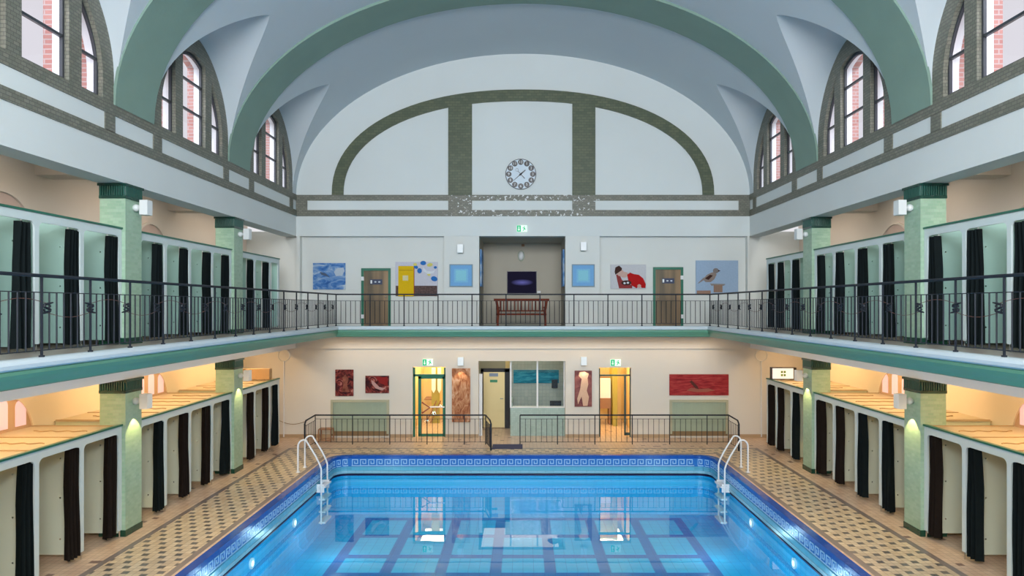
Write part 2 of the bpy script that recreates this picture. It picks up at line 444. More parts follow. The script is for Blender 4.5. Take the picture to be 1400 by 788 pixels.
# greek key tiles
def key_mesh():
    m = MB(); W = .216; Hh = .2
    m.box(0, W, -.004, .006, -Hh, 0, 0)
    t = .021
    def seg(a, b):
        u0, u1 = sorted((a[0], b[0])); v0, v1 = sorted((a[1], b[1]))
        m.box(max(u0-t/2, 0), min(u1+t/2, W), -.009, 0, -Hh+v0-t/2, -Hh+v1+t/2, 1)
    P = [(.02, .018), (.02, .180), (.162, .180), (.162, .075), (.082, .075), (.082, .128)]
    for a, b in zip(P[:-1], P[1:]): seg(a, b)
    seg((0, .018), (W, .018)); seg((.162, .180), (W, .180)) if False else None
    return m.mesh('key_tile', [M['bluekey'], M['keylight']])
km = key_mesh()
pitch = .218
n = int(9.3/pitch)
yk = 18.72-.15
for k in range(n):
    link('key_tile', km, basin, (-n*pitch/2+k*pitch, yk, -.078))
for s in (-1, 1):
    ys = 18.72-.5-pitch
    for k in range(52):
        o = link('key_tile', km, basin)
        o.location = (s*5.0, ys-k*pitch+(pitch if s < 0 else 0)*0, -.078)
        o.rotation_euler = (0, 0, s*-PI/2)
        if s > 0: o.location.y += pitch
# corner key tiles follow the rounded corner
for s in (-1, 1):
    for k in range(3):
        a = PI/2*(k+.5)/3
        cx, cy, r = 5.15-.5, 18.72-.5, .35
        th = a; px, py = cx+r*math.cos(th), cy+r*math.sin(th)
        o = link('key_tile', km, basin)
        ang = -(PI/2-a)
        ww = .17/.216
        if s > 0:
            o.rotation_euler = (0, 0, ang); o.scale = (ww, 1, 1)
            tx, ty = math.cos(ang), math.sin(ang)
            o.location = (px-tx*.085, py-ty*.085, -.078)
        else:
            o.rotation_euler = (0, 0, -ang); o.scale = (ww, 1, 1)
            tx, ty = math.cos(-ang), math.sin(-ang)
            o.location = (-px-tx*.085, py-ty*.085, -.078)
# outlets in the gutter, underwater lamps
dm = MB(); dm.tube([(0, 0, 0), (.02, 0, 0)], .028, 10); om = dm.mesh('gutter_outlet', M['white'])
for s in (-1, 1):
    for k in range(34):
        o = link('gutter_outlet', om, basin, (s*5.11, 17.6-k*.34, -.50))
        if s > 0: o.rotation_euler = (0, 0, PI)
lm = MB(); lm.tube([(-.02, 0, 0), (.02, 0, 0)], .10, 16, m=0); lm.tube([(-.025, 0, 0), (.028, 0, 0)], .05, 14, m=1)
lmm = lm.mesh('underwater_lamp', [M['white'], emit('pool_lamp_glow', (.75, .95, 1), 2.5)])
for s in (-1, 1):
    for yy in (15.2, 12.8, 10.4, 8.0):
        link('underwater_lamp', lmm, basin, (s*5.0, yy, -.74))
        pl = bpy.data.lights.new('pool_lamp', 'POINT'); pl.energy = 11; pl.color = (.7, .93, 1); pl.shadow_soft_size = .1
        po = bpy.data.objects.new('pool_lamp', pl); COL.objects.link(po); po.location = (s*4.1, yy, -.95)
# water surface
wm = MB(); wm.poly(rloop(.10, -.545))
water = wm.build('pool_water', M['water']); struct(water)

# ------------------------------------------------------------------ side walls below, outer walls, galleries
PINK = emit('daylit_frosted_glass', (.80, .55, .62), .4)
NICHE = [mat('niche_tan', (.58, .40, .27), .8), mat('niche_rose', (.62, .46, .40), .8)]
for s, nm in ((-1, 'wall_left'), (1, 'wall_right')):
    # outer wall with three light arched windows per bay on the lower level, upper niche windows
    root = struct(bx(nm, M['peach_low'], None, s*XO, s*(XO+.3), Y0, DW+.3, 0, 3.12))
    bx('upper_wall', M['peach'], root, s*XO, s*(XO+.3), Y0, DW+.3, 3.12, 6.9)
    # longitudinal beams
    bx('lower_beam', M['white'], root, s*XI, s*7.35, Y0, DW, 2.73, 3.13)
    bx('upper_beam', M['wall_up'], root, s*XI, s*7.35, Y0, DW, 6.137, 7.39)
    bx('gallery_ceiling', M['peach'], root, s*7.30, s*(XO+.3), Y0, DW, 6.55, 6.70)
    for yc in ALLCOL:
        m = MB(); m.box(s*7.35, s*XO, yc+.03, yc+.48, 6.29, 6.56)
        m.prism([(s*7.345, 6.16), (s*7.345, 6.56), (s*7.9, 6.56), (s*7.9, 6.29), (s*7.60, 6.27)], 'y', yc+.03, yc+.48)
        m.build('cross_beam', M['peach'], root)
    # arched recess with windows in outer wall behind cabins
    for yc in WINC[1:]:
        yn = yc+1.25
        for zb, top, mt in ((1.95, 2.58, M['peach_low']), (5.37, 5.92, M['peach'])):
            r = .80; z0 = zb-.6; hh = top-z0
            pts = [(yn+r*math.cos(PI*k/24), z0+hh*math.sin(PI*k/24)**.75) for k in range(25)]
            inner = [(yn+(u-yn)*.94, z0+(v-z0)*.955) for u, v in pts]
            m = MB(); xo = s*(XO-.04)
            for a in range(24):
                p, q = pts[a], pts[a+1]; pi, qi = inner[a], inner[a+1]
                m.quad((xo, *p), (xo, *q), (xo, *qi), (xo, *pi))
                m.quad((xo, *p), (xo, *q), (s*XO, *q), (s*XO, *p)); m.quad((xo, *pi), (xo, *qi), (s*XO, *qi), (s*XO, *pi))
            m.build('arch_moulding', mt, root)
            m = MB(); m.poly([(s*(XO-.006), u, v) for u, v in inner]); m.build('niche_back', NICHE[zb > 3], root)
            for off in ((-.42, 0, .42) if zb < 3 else ()):
                hw = .12; zt = zb+(.46 if off else .52)*(1 if zb < 3 else .8)
                P = [(yn+off-hw, zb+.03), (yn+off+hw, zb+.03), (yn+off+hw, zt-.10)]
                P += [(yn+off+hw*math.cos(PI*k/8), zt-.10+.11*math.sin(PI*k/8)) for k in range(1, 8)]+[(yn+off-hw, zt-.10)]
                m = MB(); m.prism(P, 'x', s*(XO-.02), s*(XO+.01)); m.build('arched_window_light', PINK, root)
# gallery slab (U shape)
slab = MB()
for s in (-1, 1):
    slab.box(s*(XB+.06), s*XO, Y0, DW, 3.125, ZG)
slab.box(-XB-.06, XB+.06, YB+.06, DW, 3.125, ZG)
gs = struct(slab.build('gallery_floor', M['gallfloor']))
gc = MB()
for s in (-1, 1): gc.box(s*7.35, s*XO, Y0, DW, 3.06, 3.12)
gc.build('gallery_soffit', M['peach_low'], gs)
def sweep(name, prof, mt, parent):
    m = MB()
    paths = []
    for o, z in prof:
        x = XB-o; yb = YB-o
        paths.append([(-x, Y0, z), (-x, yb, z), (x, yb, z), (x, Y0, z)])
    for a, b in zip(paths[:-1], paths[1:]):
        for k in range(3): m.quad(a[k], a[k+1], b[k+1], b[k])
    return m.build(name, mt, parent, merge=True)
sweep('gallery_lip', [(-.09, ZG-.01), (-.09, 3.435), (.05, 3.435), (.085, 3.42), (.10, 3.385), (.095, 3.345), (.07, 3.325), (.05, 3.32)], M['lip'], gs)
sweep('green_fascia', [(.05, 3.325), (.075, 3.315), (.08, 3.28), (.06, 3.23), (.03, 3.18), (.01, 3.135), (-.02, 3.12), (-.2, 3.12)], M['fascia'], gs)

# ------------------------------------------------------------------ vault
A_, B_, Z0V = XI, 4.30, 7.39
def zw(t): 
    q = 1-(min(abs(t), 1.65)/1.65)**1.8
    return 7.9+1.8*max(q, 0)**(1/1.8)
def main_z(X): return Z0V+B_*math.sqrt(max(0, 1-(X/A_)**2))
def xstar(t):
    z = zw(t); lo, hi = 4.0, A_
    for _ in range(50):
        mid = (lo+hi)/2
        if main_z(mid) > z+(.27-.22*abs(t)/1.65)*(XI-mid): lo = mid
        else: hi = mid
    return (lo+hi)/2
N1, N2 = 26, 10
cols = []   # (y, profile)
def prof_out(y):
    th = math.asin((7.93-Z0V)/B_)
    P = [(A_*math.cos(PI/2+(th-PI/2)*k/N1), Z0V+B_*math.sin(PI/2+(th-PI/2)*k/N1)) for k in range(N1+1)]
    P += [(A_*math.cos(th*(1-k/N2)), Z0V+B_*math.sin(th*(1-k/N2))) for k in range(1, N2+1)]
    return P
def prof_in(y, t):
    xs = xstar(t); th = math.acos(min(1, xs/A_))
    P = [(A_*math.cos(PI/2+(th-PI/2)*k/N1), Z0V+B_*math.sin(PI/2+(th-PI/2)*k/N1)) for k in range(N1+1)]
    zs_ = P[-1][1]; ze = zw(t)
    for k in range(1, N2+1):
        u = k/N2
        P.append((xs+(XI-xs)*u, zs_+(ze-zs_)*u+.10*math.sin(PI*u)*(XI-xs)/1.4))
    return P
yy = Y0
colsV = [(Y0, prof_out(Y0))]
for yc in WINC:
    for k in range(-20, 21):
        t = 1.65*math.sin(PI/2*k/20)
        if yc+t <= Y0+.01: continue
        if k == -20: colsV.append((yc+t, prof_out(0)))
        colsV.append((yc+t, prof_in(yc+t, t)))
        if k == 20: colsV.append((yc+t, prof_out(0)))
colsV.append((DW, prof_out(0)))
m = MB()
for (ya, pa), (yb, pb) in zip(colsV[:-1], colsV[1:]):
    for s in (-1, 1):
        for k in range(len(pa)-1):
            m.quad((s*pa[k][0], ya, pa[k][1]), (s*pb[k][0], yb, pb[k][1]), (s*pb[k+1][0], yb, pb[k+1][1]), (s*pa[k+1][0], ya, pa[k+1][1]))
ceil = struct(m.build('ceiling', M['vault'], merge=True, smooth=True, angle=.35))
# green transverse ribs
for yc in ALLCOL:
    a0, a1 = yc+.27-.62, yc+.27+.62
    m = MB(); pr = []
    for k in range(49):
        th = PI*k/48
        pr.append(((XI-.03)*math.cos(th), Z0V+(B_-.07)*math.sin(th), (XI+.02)*math.cos(th), Z0V+(B_+.02)*math.sin(th)))
    for p, q in zip(pr[:-1], pr[1:]):
        m.quad((p[0], a0, p[1]), (q[0], a0, q[1]), (q[0], a1, q[1]), (p[0], a1, p[1]))
        for a in (a0, a1): m.quad((p[0], a, p[1]), (q[0], a, q[1]), (q[2], a, q[3]), (p[2], a, p[3]))
    m.build('vault_rib', M['rib'], ceil, merge=True, smooth=True, angle=.5)

# ------------------------------------------------------------------ clerestory windows
def arch_pts(a, h, zs, z_bot, n=16, pw=1.8):
    P = [(-a, z_bot)]
    for k in range(-n, n+1):
        t = math.sin(PI/2*k/n)
        P.append((a*t, zs+h*max(0, 1-abs(t)**pw)**(1/pw)))
    P.append((a, z_bot)); return P
AI, HI, ZS, ZBOT = 1.34, 1.46, 7.86, 7.43
def arch_h(t): return ZS+HI*max(0, 1-(abs(t)/AI)**1.8)**(1/1.8)
OUT = arch_pts(1.72, 1.87, 7.9, 7.36); INN = arch_pts(AI, HI, ZS, ZBOT)
LIGHTS = [(-1.34, -.80), (-.50, .50), (.80, 1.34)]
BARS = {0: [8.05], 1: [8.10, 8.72], 2: [8.05]}
def light_outline(t0, t1, inset=0, z0=ZBOT, n=8):
    P = [(t0+inset, z0+inset), (t1-inset, z0+inset)]
    for k in range(n+1):
        t = t1-inset+(t0-t1+2*inset)*k/n
        z = max(arch_h(t)-inset*1.5, z0+inset+.02)
        P.append((t, z))
    return P
def window(i, s, yc):
    # brick layers: interior olive, white reveal, red facade
    root = bpy.data.objects.new('window_%d' % i, None); COL.objects.link(root); root.location = (s*XI, yc, 7.39); root['kind'] = 'structure'
    def V(x, t, z): return (s*(x-XI), t, z-7.39)
    def layer(nm, mt, x0, x1):
        m = MB()
        for (p, q, pi, qi) in zip(OUT[:-1], OUT[1:], INN[:-1], INN[1:]):
            m.quad(V(x0, *p), V(x0, *q), V(x0, *qi), V(x0, *pi)); m.quad(V(x1, *p), V(x1, *q), V(x1, *qi), V(x1, *pi))
            m.quad(V(x0, *pi), V(x0, *qi), V(x1, *qi), V(x1, *pi))
        m.quad(V(x0, *INN[0]), V(x0, *INN[-1]), V(x1, *INN[-1]), V(x1, *INN[0]))
        m.quad(V(x0, -1.72, 7.36), V(x0, 1.72, 7.36), V(x0, AI, ZBOT), V(x0, -AI, ZBOT))
        m.build(nm, mt, root, merge=True)
        for a in (-.8, .5):
            m = MB()
            top0, top1 = arch_h(a)+.05, arch_h(a+.3)+.05
            P = [(a, ZBOT-.02), (a+.3, ZBOT-.02), (a+.3, top1), (a+.15, arch_h(a+.15)+.05), (a, top0)]
            P = [(t, z-7.39) for t, z in P]
            m.prism(P, 'x', s*(x0-XI)+s*.003, s*(x1-XI))
            m.build('mullion', mt, root)
    layer('brick_surround', M['brick'], XI, XI+.12)
    layer('plaster_reveal', M['white'], XI+.12, XI+.26)
    layer('facade_brick', M['redbrick'], XI+.26, XI+.40)
    for li, (t0, t1) in enumerate(LIGHTS):
        o1 = light_outline(t0, t1); o2 = light_outline(t0, t1, .045)
        m = MB(); xa, xb = XI+.075, XI+.125
        N = len(o1)
        for k in range(N):
            k2 = (k+1) % N
            m.quad(V(xa, *o1[k]), V(xa, *o1[k2]), V(xa, *o2[k2]), V(xa, *o2[k])); m.quad(V(xa, *o2[k]), V(xa, *o2[k2]), V(xb, *o2[k2]), V(xb, *o2[k]))
            m.quad(V(xb, *o1[k]), V(xb, *o1[k2]), V(xb, *o2[k2]), V(xb, *o2[k]))
        fr = m.build('window_frame', M['frame'], root, merge=True)
        for zb in BARS[li]:
            m = MB(); m.box(s*(xa-XI), s*(xb-XI), t0+.03, t1-.03, zb-7.39-.022, zb-7.39+.022); m.build('glazing_bar', M['frame'], fr)
        # panes between the bars
        zs_ = [ZBOT+.03]+BARS[li]+[99]
        for za, zb in zip(zs_[:-1], zs_[1:]):
            P = [(t0+.03, za), (t1-.03, za)]
            for k in range(9):
                t = t1-.03+(t0-t1+.06)*k/8
                P.append((t, max(za+.01, min(arch_h(t)-.03, zb))))
            m = MB(); m.poly([V(XI+.10, t, z) for t, z in P]); m.build('pane', M['glass'], fr)
i = 1
for s in (-1, 1):
    for yc in WINC[::-1]:
        window(i, s, yc); i += 1
# small iron grille outside the nearest left window
gw = [o for o in bpy.data.objects if o.name.startswith('window_') and o.parent is None and abs(o.location.x+XI) < .01 and abs(o.location.y-WINC[2]) < .01][0]
gm = MB()
for k in range(6): gm.tube([(-.62, -.75+.19*k, .35), (-.62, -.75+.19*k, 1.9)], .007, 4)
for z in (.5, .95, 1.4, 1.85): gm.tube([(-.62, -.8, z), (-.62, .3, z)], .007, 4)
gm.tube([(-.62, -.55, .5), (-.62, .2, 1.4)], .007, 4); gm.tube([(-.62, -.1, .95), (-.62, .2, .5)], .007, 4)
gm.build('outside_grille', M['frame'], gw)['kind'] = 'stuff'
# brick bands along the clerestory
ti = 1
def trim(name_mb, mt):
    global ti
    o = name_mb.build('trim_%d' % ti, mt); ti += 1; return struct(o)
for s in (-1, 1):
    m = MB()
    xa, xb = s*(XI-.02), s*(XI+.05)
    m.box(xa, xb, Y0, DW, 6.743, 6.927); m.box(xa, xb, Y0, DW, 7.216, 7.395)
    for yc in WINC:
        for a, b in ((yc-1.66, yc-1.36), (yc+1.38, yc+1.66)):
            if b > Y0: m.box(xa, xb, a, b, 6.92, 7.22)
    trim(m, M['brick'])

# ------------------------------------------------------------------ far wall
# clerestory part, plain plaster with hall end
struct(wall_holes('wall_far', M['wall_up'], -XI-.4, XI+.4, 6.137, 12.3, DW, .4, []))
m = MB(); yb_ = DW-.03
m.box(-XI, XI, yb_, DW+.02, 6.743, 6.927); m.box(-XI, XI, yb_, DW+.02, 7.216, 7.389)
m.box(-XI, -XI+.34, yb_-.01, DW+.02, 6.92, 7.22); m.box(XI-.34, XI, yb_-.01, DW+.02, 6.92, 7.22)
m.box(-2.27, -1.55, yb_-.004, DW+.02, 6.90, 7.24); m.box(1.50, 2.20, yb_-.004, DW+.02, 6.90, 7.24)
trim(m, M['brickp'])
def sup(a, h, n=24, pw=2.2):
    P = []
    for k in range(2*n+1):
        th = PI*k/(2*n); c, s_ = math.cos(th), math.sin(th)
        P.append((a*math.copysign(abs(c)**(2/pw), c), 7.389+h*abs(s_)**(2/pw)))
    return P
m = MB(); o_, i_ = sup(5.81, 3.20), sup(5.46, 2.855)
for k in range(len(o_)-1):
    p, q, pi, qi = o_[k], o_[k+1], i_[k], i_[k+1]
    y1 = DW-.05
    m.quad((p[0], y1, p[1]), (q[0], y1, q[1]), (qi[0], y1, qi[1]), (pi[0], y1, pi[1]))
    m.quad((p[0], y1, p[1]), (q[0], y1, q[1]), (q[0], DW, q[1]), (p[0], DW, p[1]))
    m.quad((pi[0], y1, pi[1]), (qi[0], y1, qi[1]), (qi[0], DW, qi[1]), (pi[0], DW, pi[1]))
def sup_z(x, a, h, pw=2.2): return 7.389+h*(1-(abs(x)/a)**pw)**(1/pw)
for a, b in ((-2.27, -1.55), (1.50, 2.20)):
    m.prism([(a, 7.38), (b, 7.38), (b, sup_z(b, 5.46, 2.855)+.05), (a, sup_z(a, 5.46, 2.855)+.05)], 'y', DW-.045, DW)
trim(m, M['brick_dark'])
# upper storey wall
UH = [(fx(655), fx(773), ZG-.1, fz(323)), (fx(494), fx(531), ZG-.1, fz(368)), (fx(896), fx(934.5), ZG-.1, fz(367))]
struct(wall_holes('wall_far_upper', M['wall_far'], -XO, XO, 3.12, 6.30, DW+.22, .3, UH))
m = MB()
for a, b in ((-XI-.0, fx(410)), (fx(607), fx(655)), (fx(773), fx(820)), (fx(1022), XI)):
    m.box(a, b, DW, DW+.23, ZG, 6.14)
struct(m.build('wall_far_pilasters', M['wall_far']))
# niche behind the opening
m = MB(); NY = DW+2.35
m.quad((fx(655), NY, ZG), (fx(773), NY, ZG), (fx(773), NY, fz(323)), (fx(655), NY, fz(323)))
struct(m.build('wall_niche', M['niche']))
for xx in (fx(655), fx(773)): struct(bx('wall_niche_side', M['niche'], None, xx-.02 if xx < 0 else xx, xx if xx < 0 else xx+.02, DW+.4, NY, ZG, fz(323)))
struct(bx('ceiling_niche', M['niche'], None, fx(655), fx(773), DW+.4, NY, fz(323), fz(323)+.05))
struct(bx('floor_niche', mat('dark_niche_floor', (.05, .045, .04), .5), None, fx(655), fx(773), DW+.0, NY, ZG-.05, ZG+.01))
# lower storey wall
LH = [(fx(564), fx(609), -.1, fz(502)), (fx(654), fx(773), -.1, fz(494)), (fx(819), fx(863), -.1, fz(503))]
wl = struct(wall_holes('wall_far_lower', M['wall_low'], -XO, XO, 0, 3.12, DW+.02, .25, LH))
struct(bx('cornice_far', M['wall_low'], None, -XI, XI, DW-.04, DW+.015, fz(477), 3.12))
# baseboards
for k, (a, b) in enumerate(((-XO, fx(452)), (fx(533), fx(564)), (fx(609), fx(654)), (fx(773), fx(819)), (fx(863), fx(915)), (fx(996), XO))):
    struct(bx('baseboard_far_%d' % (k+1), mat('sand_base_tile', (.42, .30, .18), .4), None, a, b, DW-.005, DW+.03, 0, .10))
# unseen near wall; its big glazed opening is invented to admit the fill light
struct(wall_holes('wall_near', M['wall_up'], -XO-.3, XO+.3, 0, 12.3, Y0-.3, .3, [(-4.7, 4.7, 6.3, 10.3)]))
wn = bpy.data.objects.new('window_11', None); COL.objects.link(wn); wn['kind'] = 'structure'; wn.location = (0, Y0-.15, 6.3)
for k in range(4):
    bx('glazing_bar', M['frame'], wn, -4.7+k*9.4/3-.06, -4.7+k*9.4/3+.06, -.05, .05, 0, 4)
for k in range(3):
    m = MB(); a = -4.7+k*9.4/3; m.quad((a, 0, 0), (a+9.4/3, 0, 0), (a+9.4/3, 0, 4), (a, 0, 4)); m.build('pane', M['glass'], wn)

# ------------------------------------------------------------------ columns and their lamps
LV = {'lower': (0.0, 2.73, 'lower level'), 'upper': (ZG, 6.137, 'gallery level')}
def column(s, yc, lv):
    zb, zt, lt = LV[lv]
    sd = 'left' if s < 0 else 'right'
    pos = {0: 'before the near cabins', 1: 'between near and middle cabins', 2: 'between middle and far cabins'}[COLS_Y.index(yc)]
    hw, hd = .2225, .255
    r = thing('tiled_column', 'green tiled column with fluted capital, %s side, %s, %s' % (sd, lt, pos), 'column', (s*(XI+hw), yc+hd, zb), 'green tiled columns')
    capz = .245 if lv == 'lower' else .265
    bx('shaft', M['tilegreen'], r, -hw, hw, -hd, hd, .05, zt-zb-capz+.01)
    m = MB(); m.box(-hw-.012, hw+.012, -hd-.012, hd+.012, 0, .11)
    m.build('plinth', M['plinth'], r)
    m = MB(); z1 = zt-zb; z0 = z1-capz
    e = .012
    m.box(-hw-e, hw+e, -hd-e, hd+e, z0, z0+.05)
    m.box(-hw-.03, hw+.03, -hd-.03, hd+.03, z1-.045, z1-.002)
    m.box(-hw+.012, hw-.012, -hd+.012, hd-.012, z0+.04, z1-.04)
    nf = 11
    for k in range(nf):
        u = -hw+.02+(2*hw-.04)*k/(nf-1)
        for sg in (-1, 1): m.box(u-.011, u+.011, sg*(hd-.02), sg*(hd+.020), z0+.05, z1-.045, 1)
        v = -hd+.02+(2*hd-.04)*k/(nf-1)
        for sg in (-1, 1): m.box(sg*(hw-.02), sg*(hw+.020), v-.011, v+.011, z0+.05, z1-.045, 1)
    m.build('fluted_capital', [M['capital'], M['flute']], r)
    # wall lamp on the pool face
    zl = {'lower': 2.32, 'upper': 5.745}[lv]
    l = thing('wall_lamp', 'white box lamp on the %s column, %s, %s' % (sd, lt, pos), 'lamp', (s*XI, yc+.25, zl), 'lamps on the columns')
    m = MB(); m.sphere((-s*.05, 0, 0), .065, 12); m.build('round_mount', M['lampwhite'], l, smooth=True)
    m = MB(); m.tube([(-s*.0, 0, 0), (-s*.16, 0, 0)], .02, 8); m.build('arm', M['lampwhite'], l)
    m = MB(); m.box(-s*.15, -s*.29, -.085, .085, -.13, .13); m.build('box_shade', M['lampwhite'], l)
    if lv == 'lower':
        sp = bpy.data.lights.new('lamp_beam', 'SPOT'); sp.energy = 38; sp.color = (1, .76, .30); sp.spot_size = math.radians(74); sp.spot_blend = .06; sp.shadow_soft_size = .005
        so = bpy.data.objects.new('lamp_beam', sp); COL.objects.link(so); so.location = (s*(XI-.13), yc+.25, zl-.145); so.rotation_euler = (0, 0, 0)
for s in (-1, 1):
    for yc in COLS_Y:
        for lv in ('lower', 'upper'): column(s, yc, lv)

# ------------------------------------------------------------------ changing cabins
def comb(ys, zbot, ztop, zopen, pw=.09, r=.09):
    """outline (y,z) of a cabin front with openings between posts ys"""
    P = [(ys[0]-pw/2, zbot), (ys[0]-pw/2, ztop), (ys[-1]+pw/2, ztop), (ys[-1]+pw/2, zbot)]
    for k in range(len(ys)-1, 0, -1):
        b = ys[k]-pw/2; a = ys[k-1]+pw/2
        P.append((b, zbot))
        P += [(b-r+r*math.cos(t), zopen-r+r*math.sin(t)) for t in [PI/2*i/4 for i in range(5)]]
        P += [(a+r-r*math.sin(t), zopen-r+r*math.cos(t)) for t in [PI/2*i/4 for i in range(5)]]
        P.append((a, zbot))
    # rotate outline to be a simple loop
    return P
def cabin_block(s, ys, lv, secname):
    zb = LV[lv][0]; sd = 'left' if s < 0 else 'right'; lt = LV[lv][2]
    H = 1.925 if lv == 'lower' else 2.0
    pm = M['panel_low'] if lv == 'lower' else M['panel_up']
    yo = ys[0]
    r = thing('changing_cabins', 'white changing cabins with green top edge, %s side, %s, %s' % (sd, secname, lt), 'changing cabins', (s*XC, yo, zb), 'changing cabin rows')
    L = [y-yo for y in ys]
    m = MB(); m.prism(comb(L, .12, H, H-.125), 'x', 0, s*.03)
    ff = m.build('front_frame', M['cabin'], r)
    # triangulate comb robustly
    bm = bmesh.new(); bm.from_mesh(ff.data); bmesh.ops.triangulate(bm, faces=[f for f in bm.faces if len(f.verts) > 4]); bm.to_mesh(ff.data); bm.free()
    bx('top_edge', M['cap'], r, -s*.02, s*.05, L[0]-.05, L[-1]+.05, H, H+.03)
    if lv == 'lower': bx('roof_board', M['roofwood'], r, s*.05, s*(XO-XC-.01), L[0]-.04, L[-1]+.04, H-.02, H+.0)
    for k, y in enumerate(L):
        p = bx('partition', pm, r, s*.03, s*(XO-XC-.02), y-.018, y+.018, .08, H-.02)
        m = MB()
        for zz in (.33, .98, 1.60): m.tube([(s*.33, y-.026, zz), (s*.33, y-.016, zz)], .014, 6)
        m.build('bolts', M['steel'], p)['kind'] = 'stuff'
        bx('front_strip', M['white'], p, s*.20, s*.225, y-.024, y-.017, .09, H-.03)
        m = MB(); m.tube([(s*.015, y, .0), (s*.015, y, .13)], .012, 6); m.build('foot', M['steel'], r)
        m = MB(); m.tube([(s*.9, y, .0), (s*.9, y, .10)], .012, 6); m.build('foot', M['steel'], r)
        if lv == 'lower': bx('roof_batten', M['joint'], r, s*.07, s*(XO-XC-.02), y-.015, y+.015, H, H+.012)
    for k in range(len(L)-1):
        a, b = L[k], L[k+1]
        bx('bench_seat', M['brown'], r, s*1.0, s*1.45, a+.02, b-.02, .42, .46)
        m = MB(); c = (a+b)/2
        m.tube([(s*(.25+.9*q/20), c+.035*math.sin(q*1.05), H+.008) for q in range(21)], .010, 5)
        if lv == 'lower': m.build('roof_wavy_strip', M['joint'], r)  # thin wavy strip on each lower cabin roof
        m = MB(); m.tube([(s*.05, a+.05, H-.10), (s*.05, b-.05, H-.10)], .010, 6); m.build('curtain_rod', M['steel'], r)
    return r
SEC = {'near section': [7.95+.07, 8.96, 9.95, 10.97, 12.01], 'middle section': [12.62, 13.54, 14.53, 15.57, 16.55], 'far section': [17.15, 18.04, 19.10, 19.80]}
def curtain_mesh(wd, h, seed, mt):
    rnd = random.Random(seed)
    m = MB(); n = 36; rowsz = 9
    ph = rnd.random()*6; fr = rnd.uniform(2.4, 3.4)
    lean = rnd.uniform(-.03, .05); flare = rnd.uniform(0, .10)
    for r_ in range(rowsz+1):
        v = r_/rowsz
        wv = wd*(.86+.14*min(1, v*3))*(1+flare*v)
        for k in range(n+1):
            u = k/n
            amp = .050+.012*v
            m.v.append((amp*math.sin(u*2*PI*fr+ph+.35*math.sin(3*v+seed))+.008*math.sin(23*u+5*v), -wv*(1-u)+lean*v*(1-u), h*(1-v)+.004*math.sin(9*u)))
    for r_ in range(rowsz):
        for k in range(n):
            a = r_*(n+1)+k
            m.f.append((a, a+1, a+n+2, a+n+1)); m.mi.append(0)
    return m.mesh('curtain', mt, smooth=True, angle=3)
CM = {lv: [curtain_mesh(w_, (1.70 if lv == 'lower' else 1.78), i_, M['curtain2'] if (i_ % 3 == 1 and lv == 'lower') else M['curtain']) for i_, w_ in enumerate((.31, .28, .30, .26, .33))] for lv in ('lower', 'upper')}
ORD = ['first', 'second', 'third', 'fourth']
cnt = 0
for s in (-1, 1):
    sd = 'left' if s < 0 else 'right'
    for lv in ('lower', 'upper'):
        for secname, ys in SEC.items():
            cabin_block(s, ys, lv, secname)
            for k in range(len(ys)-1):
                if lv == 'upper' and s < 0 and secname == 'far section' and k == 2: continue
                if secname == 'near section' and k == 0: pass
                if lv == 'lower': hb = .08
                else: hb = .07
                me = CM[lv][(cnt*2+k) % 5]; cnt += 1
                o = link('curtain', me, None, (s*(XC+.05), ys[k+1]-.06, LV[lv][0]+hb))
                if s > 0: o.rotation_euler = (0, 0, 0)
                narrow = .8 if ys[k+1]-ys[k] < .8 else 1
                o.scale = (1, narrow, 1)
                tag(o, 'dark curtain, %s side %s, %s, %s opening from the near end' % (sd, LV[lv][2], secname, ORD[k]), 'curtain', 'dark cabin curtains')

# ------------------------------------------------------------------ gallery railings
ZP, ZT, Z2, Z1 = 3.435, 4.34, 4.155, 3.51
rod_b = MB(); rod_b.tube([(0, 0, 0), (0, 0, Z2-Z1)], .0095, 5); RB = rod_b.mesh('baluster', M['iron'])
rod_p = MB(); rod_p.tube([(0, 0, 0), (0, 0, ZT-ZP)], .016, 6); rod_p.tube([(0, 0, 0), (0, 0, .02)], .03, 8); RP = rod_p.mesh('post', M['iron'])
sc = MB()
spts = [(0, .045-.0, .075), (0, .075, .055), (0, .05, .03), (0, 0, .012), (0, 0, -.012), (0, -.05, -.03), (0, -.075, -.055), (0, -.045, -.075)]
spts = [(0, .10, .062), (0, .03, .050), (0, -.045, .036), (0, -.050, .016), (0, .0, .0), (0, .050, -.016), (0, .045, -.036), (0, -.03, -.050), (0, -.10, -.062)]
sc.tube(spts, [.008, .015, .017, .017, .015, .017, .017, .015, .008], 6)
sc.sphere((0, .045, .022), .018, 6); sc.sphere((0, -.045, -.022), .018, 6)
RS = sc.mesh('scroll', M['iron'])
